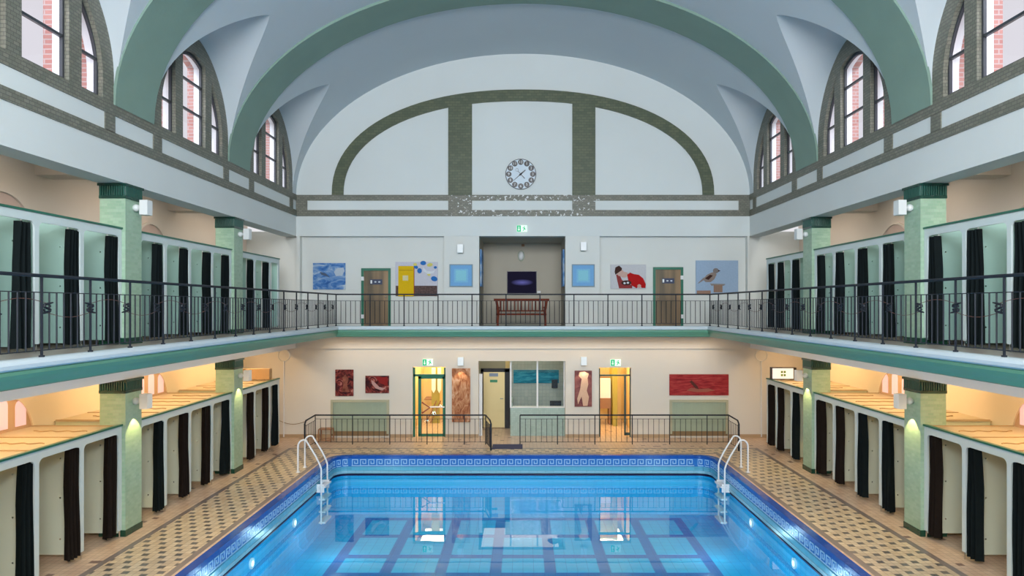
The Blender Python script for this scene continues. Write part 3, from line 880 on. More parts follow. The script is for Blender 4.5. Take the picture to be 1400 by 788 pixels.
def rail_line(r, length, npan, axis, wave=False):
    """railing along +local axis from 0 to length"""
    st = length/npan
    def P(t, z): return (t, 0, z) if axis == 'x' else (0, t, z)
    m = MB(); m.tube([P(0, ZT-ZP), P(length, ZT-ZP)], .021, 8); m.build('handrail', M['iron'], r)
    m = MB(); m.tube([P(0, Z2-ZP), P(length, Z2-ZP)], .006, 5); m.build('upper_rail', M['iron'], r)
    m = MB(); m.tube([P(0, Z1-ZP), P(length, Z1-ZP)], .007, 5); m.build('bottom_rail', M['iron'], r)
    for k in range(npan+1):
        link('post', RP, r, P(k*st, 0))
        if k < npan:
            for q in range(1, 7): link('baluster', RB, r, P(k*st+st*q/7, Z1-ZP))
    if wave:
        sw = .782; nn = int(length/sw)
        for k in range(nn):
            o = link('scroll', RS, r, P(length-.35-k*sw, .545))
            sg = 1 if k % 2 else -1
            o.scale = (1, sg, 1)
            m = MB(); pts = []
            t0 = length-.35-k*sw; t1 = t0-sw
            if t1 < 0: continue
            for q in range(13):
                u = q/12
                pts.append(P(t0+(t1-t0)*u, .545+sg*(.052+.055*math.sin(PI*u))*(1 if True else 0)))
            m.tube(pts, .0045, 4); m.build('wave_bar', M['ironred'], r)
npl = 16
for s in (-1, 1):
    r = thing('gallery_railing', 'dark iron gallery railing with curved scroll bars along the %s gallery' % ('left' if s < 0 else 'right'), 'railing', (s*XB, YB-.869*npl, ZP), 'gallery railings')
    rail_line(r, .869*npl, npl, 'y', True)
r = thing('gallery_railing', 'straight dark iron railing of plain bars across the far gallery', 'railing', (-XB, YB, ZP), 'gallery railings')
rail_line(r, 2*XB, 11, 'x')

# ------------------------------------------------------------------ pool end railings
DY = 20.1
def pool_rail(xa, xb, label, endl=None, endr=None):
    r = thing('pool_railing', label, 'railing', (xa, DY, 0), 'railings behind the pool')
    L = xb-xa; h = .85
    pts = [(0, 0, h), (L, 0, h)]
    if endl: pts = [(-.02, -endl, h-.10), (-.01, -endl+.08, h-.02)]+pts
    if endr: pts = pts+[(L+(.16 if endr == .85 else .01), -endr+.08, h-.02), (L+(.19 if endr == .85 else .02), -endr, h-.10)]
    m = MB(); m.tube(pts, .022, 8); m.build('handrail', M['iron'], r)
    m = MB(); m.tube([(0, 0, .74), (L, 0, .74)], .007, 5); m.tube([(0, 0, .07), (L, 0, .07)], .008, 5); m.build('cross_rails', M['iron'], r)
    n = max(1, round(L/.155)); bm_ = MB(); bm_.tube([(0, 0, .07), (0, 0, .74)], .0075, 5); bme = bm_.mesh('baluster', M['iron'])
    pm_ = MB(); pm_.tube([(0, 0, 0), (0, 0, h)], .014, 6); pme = pm_.mesh('post', M['iron'])
    for k in range(n+1):
        if k % 7 == 0 or k == n: link('post', pme, r, (L*k/n, 0, 0))
        else: link('baluster', bme, r, (L*k/n, 0, 0))
    for e, xx, sg in ((endl, 0, 1), (endr, L, -1)):
        if not e: continue
        link('post', pme, r, (xx-sg*.01, -e, -.10+0)) if False else None
        dx = .17 if (sg < 0 and e == .85) else 0
        m2 = MB(); m2.tube([(0, 0, 0), (0, 0, h-.10)], .026, 6); m2.build('end_post', M['iron'], r).location = (xx-sg*.02+dx, -e, 0)
        m2 = MB(); m2.tube([(xx, 0, .07), (xx-sg*.02+dx, -e, .07)], .008, 5); m2.tube([(xx, 0, .70), (xx-sg*.02+dx, -e, .68)], .007, 5); m2.build('side_rails', M['iron'], r)
        nb = max(2, int(e/.15))
        for k in range(1, nb):
            o = link('baluster', bme, r, (xx+(dx-sg*.02)*k/nb, -e*k/nb, 0)); o.scale = (1.6 if dx else 1, 1, .95)
    return r
pool_rail((431-715)*DY/FPX, (664-715)*DY/FPX, 'dark iron railing on the deck left of the blue mat', .9, .85)
pool_rail((711-715)*DY/FPX, (996-715)*DY/FPX, 'dark iron railing on the deck right of the blue mat', None, .9)
mm = MB(); mm.box(0, .86, 0, .62, .0, .015); mo = mm.build('floor_mat', M['mat_blue']); mo.location = ((673-715)*19.7/FPX, 19.45, .001)
tag(mo, 'dark blue mat on the floor in the gap between the pool railings', 'mat')
# small wooden frame stand
r = thing('low_stand', 'small orange-brown open frame stand behind the left end of the railing', 'stand', ((446.5-715)*20.6/FPX, 20.55, 0))
m = MB()
m2 = MB(); m2.box(-.19, .19, -.15, .15, .36, .39); m2.build('top', M['brown'], r)
for a in (-.18, .18):
    for b in (-.14, .14):
        bx('leg', M['brown'], r, a-.015, a+.015, b-.015, b+.015, 0, .37)
for b in (-.14, .14): bx('crossbar', M['brown'], r, -.18, .18, b-.01, b+.01, .05, .08)

# ------------------------------------------------------------------ pool ladders
def ladder(s):
    r = thing('pool_ladder', 'pale curved ladder at the far %s corner of the pool' % ('left' if s < 0 else 'right'), 'pool ladder', (s*5.42, 17.0, 0), 'pool ladders')
    for dy in (-.265, .265):
        pts = [(0, dy, 0), (0, dy, .62)]
        for k in range(1, 7):
            a = PI/2*k/6*1.25
            pts.append((-s*(.14-.14*math.cos(a)), dy, .62+.16*math.sin(a)))
        pts += [(-s*.42, dy, .40), (-s*.52, dy, .20), (-s*.56, dy, .08), (-s*.56, dy, -1.25)]
        m = MB(); m.tube(pts, .021, 10); m.build('side_rail', M['whitepipe'], r, smooth=True)
        m = MB(); m.tube([(0, dy, 0), (0, dy, .02)], .05, 12); m.build('floor_flange', M['whitepipe'], r)
    for z in (-.36, -.66, -.96, -1.22):
        t = bx('step', M['whitepipe'], r, -s*.50, -s*.66, -.265, .265, z-.02, z+.02)
    for dy in (-.22, .22): bx('step_bracket', M['whitepipe'], r, -s*.43, -s*.62, dy-.015, dy+.015, -.50, -.30)
for s in (-1, 1): ladder(s)

# ------------------------------------------------------------------ flat pictures
def picture(name, label, x0, x1, y0, y1, yw, canvas, shapes=(), th=.05, frame=None):
    """hangs on a wall facing the viewer; pixel box in the frame of the photograph scaled for wall depth yw"""
    k = FPX/yw
    X = lambda p: (p-715)/k
    Z = lambda p: 4-(p-419)/k
    cx = (X(x0)+X(x1))/2; zb = Z(y1)
    r = thing(name, label, 'picture', (cx, yw-.004, zb))
    bx('canvas', canvas, r, X(x0)-cx, X(x1)-cx, -th, 0, 0, Z(y0)-zb)
    if frame:
        m = MB(); a, b, c, d = X(x0)-cx, X(x1)-cx, 0, Z(y0)-zb; e = .03
        m.box(a-e, a, -th-.01, 0, c-e, d+e); m.box(b, b+e, -th-.01, 0, c-e, d+e); m.box(a, b, -th-.01, 0, c-e, c); m.box(a, b, -th-.01, 0, d, d+e)
        m.build('picture_frame', frame, r)
    for i_, (nm, pts, mt) in enumerate(shapes):
        m = MB(); yy = -th-.0012*(i_+1)
        m.prism([(X(px)-cx, Z(py)-zb) for px, py in pts], 'y', yy, -th+.0005)
        m.build(nm, mt, r)
    return r
def ell(cx, cy, a, b, n=16, rot=0):
    return [(cx+a*math.cos(2*PI*k/n)*math.cos(rot)-b*math.sin(2*PI*k/n)*math.sin(rot), cy+a*math.cos(2*PI*k/n)*math.sin(rot)+b*math.sin(2*PI*k/n)*math.cos(rot)) for k in range(n)]
def rect(a, b, c, d): return [(a, c), (b, c), (b, d), (a, d)]
def noisepaint(name, cols_, scale=3, dist=0, stretch=(1, 1, 1)):
    m, nt, b = new_mat(name); b.inputs['Roughness'].default_value = .7; b.inputs['Specular IOR Level'].default_value = .12
    mp = nd(nt, 'ShaderNodeMapping'); mp.inputs['Scale'].default_value = stretch; nt.links.new(objco(nt), mp.inputs[0])
    n = nd(nt, 'ShaderNodeTexNoise'); n.inputs['Scale'].default_value = scale; n.inputs['Detail'].default_value = 6; n.inputs['Distortion'].default_value = dist
    nt.links.new(mp.outputs[0], n.inputs['Vector'])
    cr = nd(nt, 'ShaderNodeValToRGB'); els = cr.color_ramp.elements
    N = len(cols_)
    els[0].position = .3; els[0].color = (*cols_[0], 1); els[1].position = .7; els[1].color = (*cols_[-1], 1)
    for k in range(1, N-1):
        e = els.new(.3+.4*k/(N-1)); e.color = (*cols_[k], 1)
    nt.links.new(n.outputs['Fac'], cr.inputs[0]); nt.links.new(cr.outputs[0], b.inputs['Base Color'])
    return m
pc = lambda nm, c: mat(nm, tuple(x*.92 for x in c), .7, .10, 25, spec=.12)
WP = DW+.22   # recessed panel wall
picture('sky_painting', 'painting of blue sky and white cloud, left of the left green-framed door', 428.5, 472.5, 360, 396, WP,
        noisepaint('sky_paint', [(.03, .10, .32), (.07, .20, .50), (.20, .34, .58), (.55, .64, .72)], 3.0, 1.2, (1, 1, 2)),
        [('painted_dark_wisp', [(438, 372), (446, 374), (452, 380), (447, 378), (440, 376)], pc('paint_grey_blue', (.10, .14, .22))),
         ('painted_cloud', [(457, 372), (462, 367), (470, 366), (472, 371), (468, 377), (460, 378)], pc('paint_cloud', (.50, .58, .68)))])
Y1 = pc('paint_yellow', (.78, .50, .01)); BL = pc('paint_blue', (.03, .17, .50)); YL = pc('paint_lemon', (.72, .66, .18)); WH = pc('paint_white', (.74, .77, .82))
picture('yellow_door_collage', 'pale picture with a yellow door and blue spots, upper left wall', 541, 598.5, 358.5, 405, WP, pc('paint_lilac_white', (.62, .62, .70)),
        [('painted_brown_strip', rect(541.5, 598, 391, 405), noisepaint('paint_brown', [(.06, .04, .04), (.16, .10, .09)], 20)),
         ('painted_red_edge', rect(565.5, 567, 365, 404), pc('paint_red_edge', (.35, .05, .03))),
         ('painted_yellow_door', rect(545, 566, 364, 405.5), Y1),
         ('painted_panel_line', rect(546, 565, 369.5, 370.5), pc('paint_ochre', (.5, .30, .01))),
         ('painted_window', rect(551, 558.5, 377, 384), pc('paint_pale_window', (.72, .66, .38))),
         ('painted_blue_spot', ell(579, 360, 4, 3), BL), ('painted_blue_spot', ell(569, 365.5, 3.2, 2.2, rot=.5), BL), ('painted_blue_spot', ell(574, 370.5, 3.2, 3.6), BL),
         ('painted_blue_spot', ell(595.5, 366, 2.2, 1.8), BL), ('painted_blue_spot', ell(594, 381.5, 4.5, 3.4, rot=.3), BL),
         ('painted_yellow_spot', ell(588, 362.5, 4, 2.4, rot=-.2), YL), ('painted_yellow_spot', ell(568, 362, 2.6, 2), YL), ('painted_yellow_spot', ell(586.5, 375.5, 2.6, 1.8, rot=.5), YL),
         ('painted_white_swirl', [(579, 366), (584, 371), (591, 371.5), (596, 369), (593, 374), (585, 375), (579, 371)], WH)])
for px0, px1, side in ((616, 645, 'left'), (783, 811.5, 'right')):
    picture('blue_square_picture', 'blue picture with paler turquoise square, on the pilaster %s of the niche' % side, px0, px1, 363, 391, DW, pc('paint_azure', (.20, .44, .76)),
            [('painted_mid_square', rect(px0+5, px1-5, 368, 386.5), pc('paint_mid_azure', (.24, .54, .78))), ('painted_inner_square', rect(px0+7.5, px1-7.5, 370, 384), pc('paint_turquoise', (.28, .64, .76)))], frame=pc('thin_grey_frame', (.25, .35, .42)), th=.04)
SK = pc('paint_skin', (.62, .42, .36)); RD = pc('paint_crimson', (.48, .01, .01)); DK = pc('paint_dark_brown', (.06, .025, .02))
picture('red_figure_painting', 'white painting of a crouching figure in red, left of the right green-framed door', 834.5, 883, 362, 395, WP, pc('paint_offwhite', (.60, .61, .64)),
        [('painted_arm', [(842, 376), (846, 374), (850, 383), (856, 388), (864, 390), (864, 394.5), (846, 394.5), (844, 386)], pc('paint_dusky_red', (.30, .05, .05))),
         ('painted_head', ell(848, 373.5, 5, 4.6), SK), ('painted_shoulder', ell(853, 376, 6, 4), SK),
         ('painted_hair', [(840, 372), (841, 366), (846, 363.5), (850, 367), (849.5, 370), (843, 374.5), (841, 376)], DK),
         ('painted_red_dress', [(857, 376), (861, 373), (866, 375), (873, 376), (879, 381), (882.5, 389), (882, 394), (877, 394), (874, 390), (870, 394.5), (864, 391), (859, 386)], RD),
         ('painted_pattern', ell(856, 387, 7, 3.4), DK), ('painted_light_spot', ell(853.5, 387.5, 1.6, 1.4), WH), ('painted_light_spot', ell(858, 387, 1.6, 1.4), WH),
         ('painted_knee', ell(873.5, 391.5, 2.6, 2.6), SK)])
picture('bird_photograph', 'picture of a brown sparrow on a ledge against blue sky', 951, 1008.5, 356.5, 402, WP, pc('paint_sky_grey_blue', (.36, .48, .64)),
        [('painted_ledge', rect(952, 971, 397.5, 402), pc('paint_ledge_brown', (.36, .22, .16))),
         ('painted_tail', [(953, 388), (961, 380), (964, 382), (955, 387.5)], pc('paint_tail', (.28, .23, .22))),
         ('painted_body', [(960, 382), (966, 376), (972, 373), (977, 372), (979, 376), (976, 382), (971, 386), (964, 386)], pc('paint_feather', (.30, .24, .21))),
         ('painted_head', ell(978, 370.5, 4, 3.6), pc('paint_head_grey', (.24, .21, .20))), ('painted_beak', [(981, 369.5), (984.5, 370.5), (981, 372)], DK),
         ('painted_wing', [(963, 381), (970, 376), (974, 377), (968, 383)], DK),
         ('painted_post_top', [(970, 388), (991, 388.5), (989, 391), (976, 390.5), (972, 391)], pc('paint_grey_brown', (.30, .27, .25))),
         ('painted_post', rect(975, 987, 390, 400), pc('paint_post_brown', (.33, .21, .15)))])
# lower paintings
WL = DW+.02
dr = noisepaint('dark_red_paint', [(.015, .008, .012), (.05, .012, .015), (.20, .035, .03), (.45, .20, .17)], 4, 2.2)
picture('dark_red_portrait', 'upright dark red abstract painting, left of the pair above the left wall panel', 459, 483.5, 505.5, 541.5, WL, dr,
        [('painted_figure', [(469, 516), (473, 512), (477, 518), (475, 527), (479, 536), (468, 536), (470, 526)], noisepaint('russet_paint', [(.10, .03, .02), (.34, .12, .08)], 7))])
picture('dark_red_landscape', 'wide dark red painting with pale streak, right of the pair above the left wall panel', 500, 532, 514, 537.5, WL, dr,
        [('painted_red_patch', [(514, 516), (530, 515.5), (530.5, 528), (520, 524)], pc('paint_dark_red', (.25, .02, .02))),
         ('painted_pale_streak', [(508, 519), (513, 523), (519, 529), (527, 531), (523, 534), (514, 531), (509, 525)], pc('paint_rose', (.50, .30, .28)))])
picture('red_swimmer_painting', 'long red painting of a swimmer, above the right wall panel', 915, 995.5, 512, 540.5, WL, noisepaint('red_streak_paint', [(.14, .012, .018), (.30, .025, .03), (.42, .07, .06)], 5, .6, (.7, 1, 7)),
        [('painted_body', [(938, 534), (945, 530), (955, 532), (968, 531), (977, 534), (965, 536), (950, 536)], pc('paint_umber_red', (.32, .10, .07))),
         ('painted_arm', [(942, 522), (945, 520), (953, 528), (955, 532), (950, 531)], pc('paint_dark_umber', (.10, .03, .025)))])
tallmat = noisepaint('ochre_red_paint', [(.16, .05, .03), (.34, .13, .06), (.50, .26, .14), (.62, .42, .30)], 3.5, 1.5, (2, 1, 1))
picture('tall_ochre_painting', 'tall russet and ochre painting under the wall lamp left of the central opening', 618, 643, 504, 577, DW+.02, tallmat)
picture('tall_nude_painting', 'upright painting of a pale standing figure, right of the glass booth', 785.5, 809, 507, 556, DW+.02, noisepaint('plum_paint', [(.12, .04, .05), (.30, .12, .11)], 5, 1),
        [('painted_torso', [(795, 518), (791, 514), (792, 509), (799, 508), (805, 511), (803, 517), (804, 526), (802, 534), (805, 543), (803, 555), (797, 555), (795, 542), (790, 553), (789, 545), (793, 532), (794, 525)], pc('paint_flesh', (.68, .45, .32))),
         ('painted_face', ell(798, 513, 2.4, 3), pc('paint_light_flesh', (.72, .50, .38)))])

# ------------------------------------------------------------------ clock
r = thing('wall_clock', 'round pale wall clock with twelve dark number medallions on the far wall', 'clock', (fx(712), DW, fz(238.5)))
m = MB(); m.tube([(0, -.03, 0), (0, 0, 0)], .455, 40); m.build('face', mat('clock_face', (.56, .66, .74), .4, .02), r)
m = MB(); m.tube([(.458*math.cos(2*PI*k/40), -.03, .458*math.sin(2*PI*k/40)) for k in range(40)], .011, 6, closed=True); m.build('rim', M['frame'], r)
def text_mesh(body, size, mt, name='numeral', depth=.002):
    c = bpy.data.curves.new('t', 'FONT'); c.body = body; c.size = size; c.align_x = 'CENTER'; c.align_y = 'CENTER'; c.extrude = depth; c.resolution_u = 3
    o = bpy.data.objects.new('t', c); COL.objects.link(o)
    me = bpy.data.meshes.new_from_object(o.evaluated_get(bpy.context.evaluated_depsgraph_get()))
    bpy.data.objects.remove(o); me.name = name; me.materials.clear(); me.materials.append(mt)
    me.transform(Matrix.Rotation(PI/2, 4, 'X'))
    return me
for k in range(1, 13):
    a = PI/2-2*PI*k/12
    cx, cz = .365*math.cos(a), .365*math.sin(a)
    m = MB(); m.tube([(cx, -.034, cz), (cx, -.028, cz)], .084, 16); md = m.build('number_medallion', M['black'], r)
    link('numeral', text_mesh(str(k), .115, M['white']), md, (cx, -.036, cz))
def hand(name, ang, l0, l1, w_):
    a = PI/2-ang; d = Vector((math.cos(a), 0, math.sin(a))); n_ = Vector((-d.z, 0, d.x))*w_
    m = MB(); P = [d*l0-n_, d*l1-n_*.5, d*l1+n_*.5, d*l0+n_]
    m.prism([(p.x, p.z) for p in P], 'y', -.045, -.04); return m.build(name, M['frame'], r)
hand('hour_hand', 2*PI*(1.63/12), -.05, .19, .026); hand('minute_hand', 2*PI*38/60, -.06, .30, .014)
hand('second_hand', 2*PI*53/60, -.18, .13, .012)
m = MB(); a = PI/2-2*PI*53/60; c = Vector((math.cos(a), 0, math.sin(a)))*.17
m.tube([(c.x+.045*math.cos(q*PI/6), -.043, c.z+.045*math.sin(q*PI/6)) for q in range(12)], .005, 4, closed=True); m.build('second_hand_ring', M['frame'], r)

# ------------------------------------------------------------------ exit signs
EG = emit('exit_green', (.01, .40, .17), .45); EWt = emit('exit_white', (.66, .85, .70), .55)
def exit_sign(px, py, yw, label):
    k = FPX/yw; r = thing('exit_sign', label, 'exit sign', ((px-715)/k, yw, 4-(py-419)/k), 'green exit signs')
    bx('light_box', EWt, r, -.155, .155, -.06, -.001, -.10, .10)
    # arrow and running figure, green on white / white on green
    m = MB(); m.prism([(-.15, -.095), (-.03, -.095), (-.03, .095), (-.15, .095)], 'y', -.064, -.058); m.build('green_field', EG, r)
    m = MB(); m.prism([(-.10, .06), (-.08, .06), (-.08, -.02), (-.055, -.02), (-.09, -.07), (-.125, -.02), (-.10, -.02)], 'y', -.068, -.063); m.build('arrow', EWt, r)
    m = MB(); m.prism(ell(.075, .058, .018, .018, 8), 'y', -.064, -.059)
    m.prism([(.045, .035), (.095, .03), (.10, -.01), (.125, -.03), (.115, -.045), (.08, -.02), (.07, -.04), (.04, -.075), (.022, -.065), (.05, -.03), (.06, .01), (.03, .015), (.03, .0), (.02, .0), (.02, .03)], 'y', -.064, -.059)
    m.build('running_figure', EG, r)
exit_sign(713.5, 313, DW, 'green lit exit sign above the upper niche, under the brick bands')
exit_sign(585, 495.5, WL, 'green lit exit sign above the left lower doorway with the glass door')
exit_sign(841.5, 496, WL, 'green lit exit sign above the right lower doorway')

# ------------------------------------------------------------------ far wall lamps
def far_lamp(px, py, yw, label, lit):
    k = FPX/yw; r = thing('wall_lamp', label, 'lamp', ((px-715)/k, yw, 4-(py-419)/k), 'lamps on the far wall')
    m = MB(); m.sphere((0, -.05, 0), .05, 10); m.build('round_mount', M['lampwhite'], r, smooth=True)
    bx('box_shade', M['lampglow'] if lit else M['lampwhite'], r, -.085, .085, -.24, -.08, -.12, .13)
    if lit:
        sp = bpy.data.lights.new('lamp_beam', 'SPOT'); sp.energy = 16; sp.color = (1, .80, .52); sp.spot_size = math.radians(80); sp.spot_blend = .25; sp.shadow_soft_size = .02
        so = bpy.data.objects.new('lamp_beam', sp); COL.objects.link(so); so.location = ((px-715)/k, yw-.2, 4-(py-419)/k-.13)
far_lamp(630, 341, DW, 'unlit white box lamp on the upper pilaster left of the niche', False)
far_lamp(797, 338, DW, 'unlit white box lamp on the upper pilaster right of the niche', False)
far_lamp(630.5, 494, WL, 'lit box lamp above the tall ochre painting', True)
far_lamp(797.5, 493.5, WL, 'lit box lamp above the nude painting', True)
# niche lamp
r = thing('oval_wall_lamp', 'small oval bulkhead lamp on the back wall of the niche above the screen', 'lamp', ((712.5-715)*NY/FPX, NY, 4+(419-350)*NY/FPX))
m = MB(); m.sphere((0, -.03, 0), .1, 14, sc=(.9, .5, 1.5)); m.build('glass_dome', M['lampwhite'], r, smooth=True)
m = MB(); m.tube([(.105*math.cos(q*PI/10), -.02, .17*math.sin(q*PI/10)) for q in range(20)], .016, 6, closed=True); m.build('guard_ring', M['radiator'], r)
r = tag(bx('smoke_detector', M['brown'], None, -.05, .05, NY-.06, NY, 6.02, 6.10), 'tiny brown box high on the niche wall above the oval lamp', 'sensor')

# ------------------------------------------------------------------ television in the niche
def tvmat():
    m, nt, b = new_mat('tv_picture'); b.inputs['Roughness'].default_value = .7; b.inputs['Specular IOR Level'].default_value = .1; b.inputs['Base Color'].default_value = (.004, .004, .01, 1)
    mp = nd(nt, 'ShaderNodeMapping'); mp.inputs['Location'].default_value = (-.02, 0, .0); mp.inputs['Scale'].default_value = (2.6, 0.01, 9); nt.links.new(objco(nt), mp.inputs[0])
    g = nd(nt, 'ShaderNodeTexGradient'); g.gradient_type = 'SPHERICAL'; nt.links.new(mp.outputs[0], g.inputs[0])
    nt.links.new(mixc(nt, g.outputs['Fac'], (.004, .003, .012), (.10, .10, .32)), b.inputs['Emission Color']); b.inputs['Emission Strength'].default_value = 1
    return m
kx = NY/FPX
r = thing('television', 'flat screen showing a dim blue-violet glow on the back wall of the niche', 'television', ((713.5-715)*kx, NY-.005, 4-(386.5-419)*kx))
bx('housing', M['black'], r, -.505, .505, -.07, 0, -.385, .385)
bx('screen', tvmat(), r, -.485, .485, -.074, -.069, -.365, .365)
r = tag(bx('small_white_box', M['white'], None, (734.5-715)*kx, (739-715)*kx, NY-.04, NY, 4-(401-419)*kx, 4-(398-419)*kx), 'tiny white socket box at the lower right corner of the niche television', 'socket')
# pictures on the niche side walls
for s, lb in ((-1, 'left'), (1, 'right')):
    x = fx(655) if s < 0 else fx(773)
    r = thing('niche_side_picture', 'blue and white picture seen edge-on on the %s side wall of the niche' % lb, 'picture', (x, DW+.9, fz(391)))
    bx('canvas', noisepaint('niche_blue', [(.03, .10, .35), (.2, .4, .7), (.7, .75, .8)], 3, 1), r, 0, -s*.05, -.45, .45, 0, 1.15)

# ------------------------------------------------------------------ bench on the gallery
by = DW+.25; kb = by/FPX
r = thing('wooden_bench', 'red-brown wooden bench with slatted backrest in front of the niche', 'bench', ((713-715)*kb, by, ZG))
W2 = .86
bx('backrest_rail', M['bench'], r, -W2, W2, .12, .17, .82, .90)
bx('backrest_rail', M['bench'], r, -W2+.12, W2-.12, .11, .15, .50, .54)
for k in range(13):
    x = -W2+.2+k*(2*W2-.4)/12
    bx('backrest_slat', M['bench'], r, x-.018, x+.018, .125, .15, .53, .83)
bx('seat', M['bench'], r, -W2+.1, W2-.1, -.32, .14, .39, .44)
for a in (-1, 1):
    m = MB(); m.prism([(a*(W2-.14), 0), (a*(W2-.08), 0), (a*(W2-.10), .5), (a*(W2-.04), .85), (a*(W2-.12), .85), (a*(W2-.18), .5)], 'y', .10, .17); m.build('leg', M['bench'], r)
    m = MB(); m.box(a*(W2-.17), a*(W2-.11), -.32, -.26, 0, .62); m.build('leg', M['bench'], r)
    bx('armrest', M['bench'], r, a*(W2-.18), a*(W2-.09), -.34, .14, .60, .64)

# ------------------------------------------------------------------ doors of the upper wall
def brushed(name):
    m, nt, b = new_mat(name); b.inputs['Metallic'].default_value = .5; b.inputs['Roughness'].default_value = .35
    mp = nd(nt, 'ShaderNodeMapping'); mp.inputs['Scale'].default_value = (2.2, 1, .15); nt.links.new(objco(nt), mp.inputs[0])
    n = nd(nt, 'ShaderNodeTexNoise'); n.inputs['Scale'].default_value = 1.5; nt.links.new(mp.outputs[0], n.inputs['Vector'])
    cr = nd(nt, 'ShaderNodeValToRGB'); cr.color_ramp.elements[0].position = .35; cr.color_ramp.elements[0].color = (.10, .085, .06, 1); cr.color_ramp.elements[1].position = .7; cr.color_ramp.elements[1].color = (.34, .22, .12, 1)
    nt.links.new(n.outputs['Fac'], cr.inputs[0]); nt.links.new(cr.outputs[0], b.inputs['Base Color'])
    return m
BR = brushed('bronze_door_leaf')
def up_door(n, x0, x1, ytop, hinge):
    r = bpy.data.objects.new('door_%d' % n, None); COL.objects.link(r); r['kind'] = 'structure'; r.location = (fx((x0+x1)/2), DW+.22, ZG)
    hw = (fx(x1)-fx(x0))/2; h = fz(ytop)-ZG
    m = MB(); f = .075
    m.box(-hw, -hw+f, -.05, .1, 0, h); m.box(hw-f, hw, -.05, .1, 0, h); m.box(-hw+f, hw-f, -.05, .1, h-f, h); m.build('door_frame', M['greenframe'], r)
    leaf = bx('door_leaf', BR, r, -hw+f, hw-f, -.01, .04, .01, h-f)
    sg = bx('sign_plate', mat('navy_sign', (.02, .035, .09), .4), leaf, -.19, .19, -.022, -.01, h-.50, h-.34)
    m = MB(); m.box(-.17, -.12, -.027, -.02, h-.47, h-.37); m.build('sign_letter', M['white'], leaf)
    for cx in (-.02, .10):
        m = MB(); m.prism(ell(cx, h-.42, .035, .022, 10), 'y', -.027, -.02); m.build('sign_symbol', mat('pale_symbol', (.55, .62, .72), .4), leaf)
    hx = (-1 if hinge == 'left' else 1)*(hw-f*.6)
    for z in (.35, h-.32): bx('hinge', M['white'], r, hx-.04, hx+.04, -.07, -.03, z-.06, z+.06)
    m = MB(); m.tube([(-hx*.82, -.06, .95), (-hx*.68, -.06, .95)], .012, 6); m.build('door_handle', M['steel'], r)
up_door(1, 492, 532.5, 366.5, 'left'); up_door(2, 894.5, 936, 365, 'right')

# ------------------------------------------------------------------ radiator panels on the lower wall
def radiator(x0, x1, label):
    r = thing('radiator_cover', label, 'radiator cover', (fx((x0+x1)/2), WL, 0), 'wall radiator covers')
    hw = (fx(x1)-fx(x0))/2; h = fz(547)
    m = MB(); f = .07
    m.box(-hw, -hw+f, -.07, 0, .12, h); m.box(hw-f, hw, -.07, 0, .12, h); m.box(-hw+f, hw-f, -.07, 0, h-f, h); m.build('frame', M['radframe'], r)
    bx('panel', M['radiator'], r, -hw+f, hw-f, -.03, 0, .2, h-f)
    m = MB(); n_ = 34
    for k in range(n_):
        x = -hw+f+.02+(2*hw-2*f-.04)*k/(n_-1); m.box(x-.011, x+.011, -.042, -.028, .2, h-f)
    m.build('ribs', M['radiator'], r)
    bx('base_grille', M['line'], r, -hw+.01, hw-.01, -.05, 0, .06, .2)
radiator(452.5, 532, 'grey-green ribbed radiator panel on the left lower wall under the two dark red paintings')
radiator(915.5, 995, 'grey-green ribbed radiator panel on the right lower wall under the long red painting')

# ------------------------------------------------------------------ wall rings with pipes
for s, lb in ((-1, 'left'), (1, 'right')):
    px = 388 if s < 0 else 1041; cy = 486
    r = thing('pipe_with_ring', 'thin wall pipe rising to a round ring, %s end of lower wall' % lb, 'pipe', (fx(px), WL, 0), 'wall pipes with rings')
    m = MB(); m.tube([(.18*math.cos(q*PI/12), -.02, fz(cy)+.18*math.sin(q*PI/12)) for q in range(24)], .012, 6, closed=True); m.build('ring', M['wall_far'], r)
    m = MB(); m.tube([(0, -.02, 0.02), (0, -.02, fz(cy)-.18)], .02, 8); m.build('pipe', M['whitepipe'], r)
m = MB(); m.tube([(fx(381)+ (fx(421)-fx(381))*q/10, WL-.03, fz(575)-.12*math.sin(PI*q/10)) for q in range(11)], .008, 5)
tag(m.build('slack_cable', M['line']), 'thin slack cable along the lower far wall left of the railing', 'cable')

# ------------------------------------------------------------------ boxes on top of the far cabins
zt_ = 1.955
r = tag(bx('wooden_box', mat('tan_box', (.50, .32, .16), .6), None, -7.25, -7.85, 20.2, 20.35, 2.0, 2.31), 'tan box beside the wall above the far left lower cabins', 'box')
bpy.data.objects.remove(r)
r = thing('tan_box', 'flat tan box standing on the far lower left cabins', 'box', (-7.38, 19.5, zt_))
bx('body', mat('tan_board', (.50, .32, .16), .6), r, -.36, .30, -.1, .1, 0, .29)
bx('dark_end', M['line'], r, -.44, -.36, -.1, .1, 0, .29)
r = thing('emergency_light_box', 'white light box with green cross-shaped exit symbol standing on the far lower right cabins', 'sign', (7.28, 19.5, zt_))
bx('housing', M['black'], r, -.32, .36, -.09, .09, 0, .33)
bx('lit_panel', emit('soft_white_panel', (.85, .82, .86), .45), r, -.31, .27, -.096, -.088, .02, .31)
for a, b in ((-.05, .05), (.03, .05), (-.05, -.04), (.03, -.04)):
    bx('green_symbol', mat('symbol_green', (.12, .25, .03), .5), r, a-.03, a+.03, -.10, -.095, .16+b-.03, .16+b+.03)
for a in (-.3, .3): bx('foot', M['black'], r, a-.02, a+.02, -.05, .05, 0, .01)

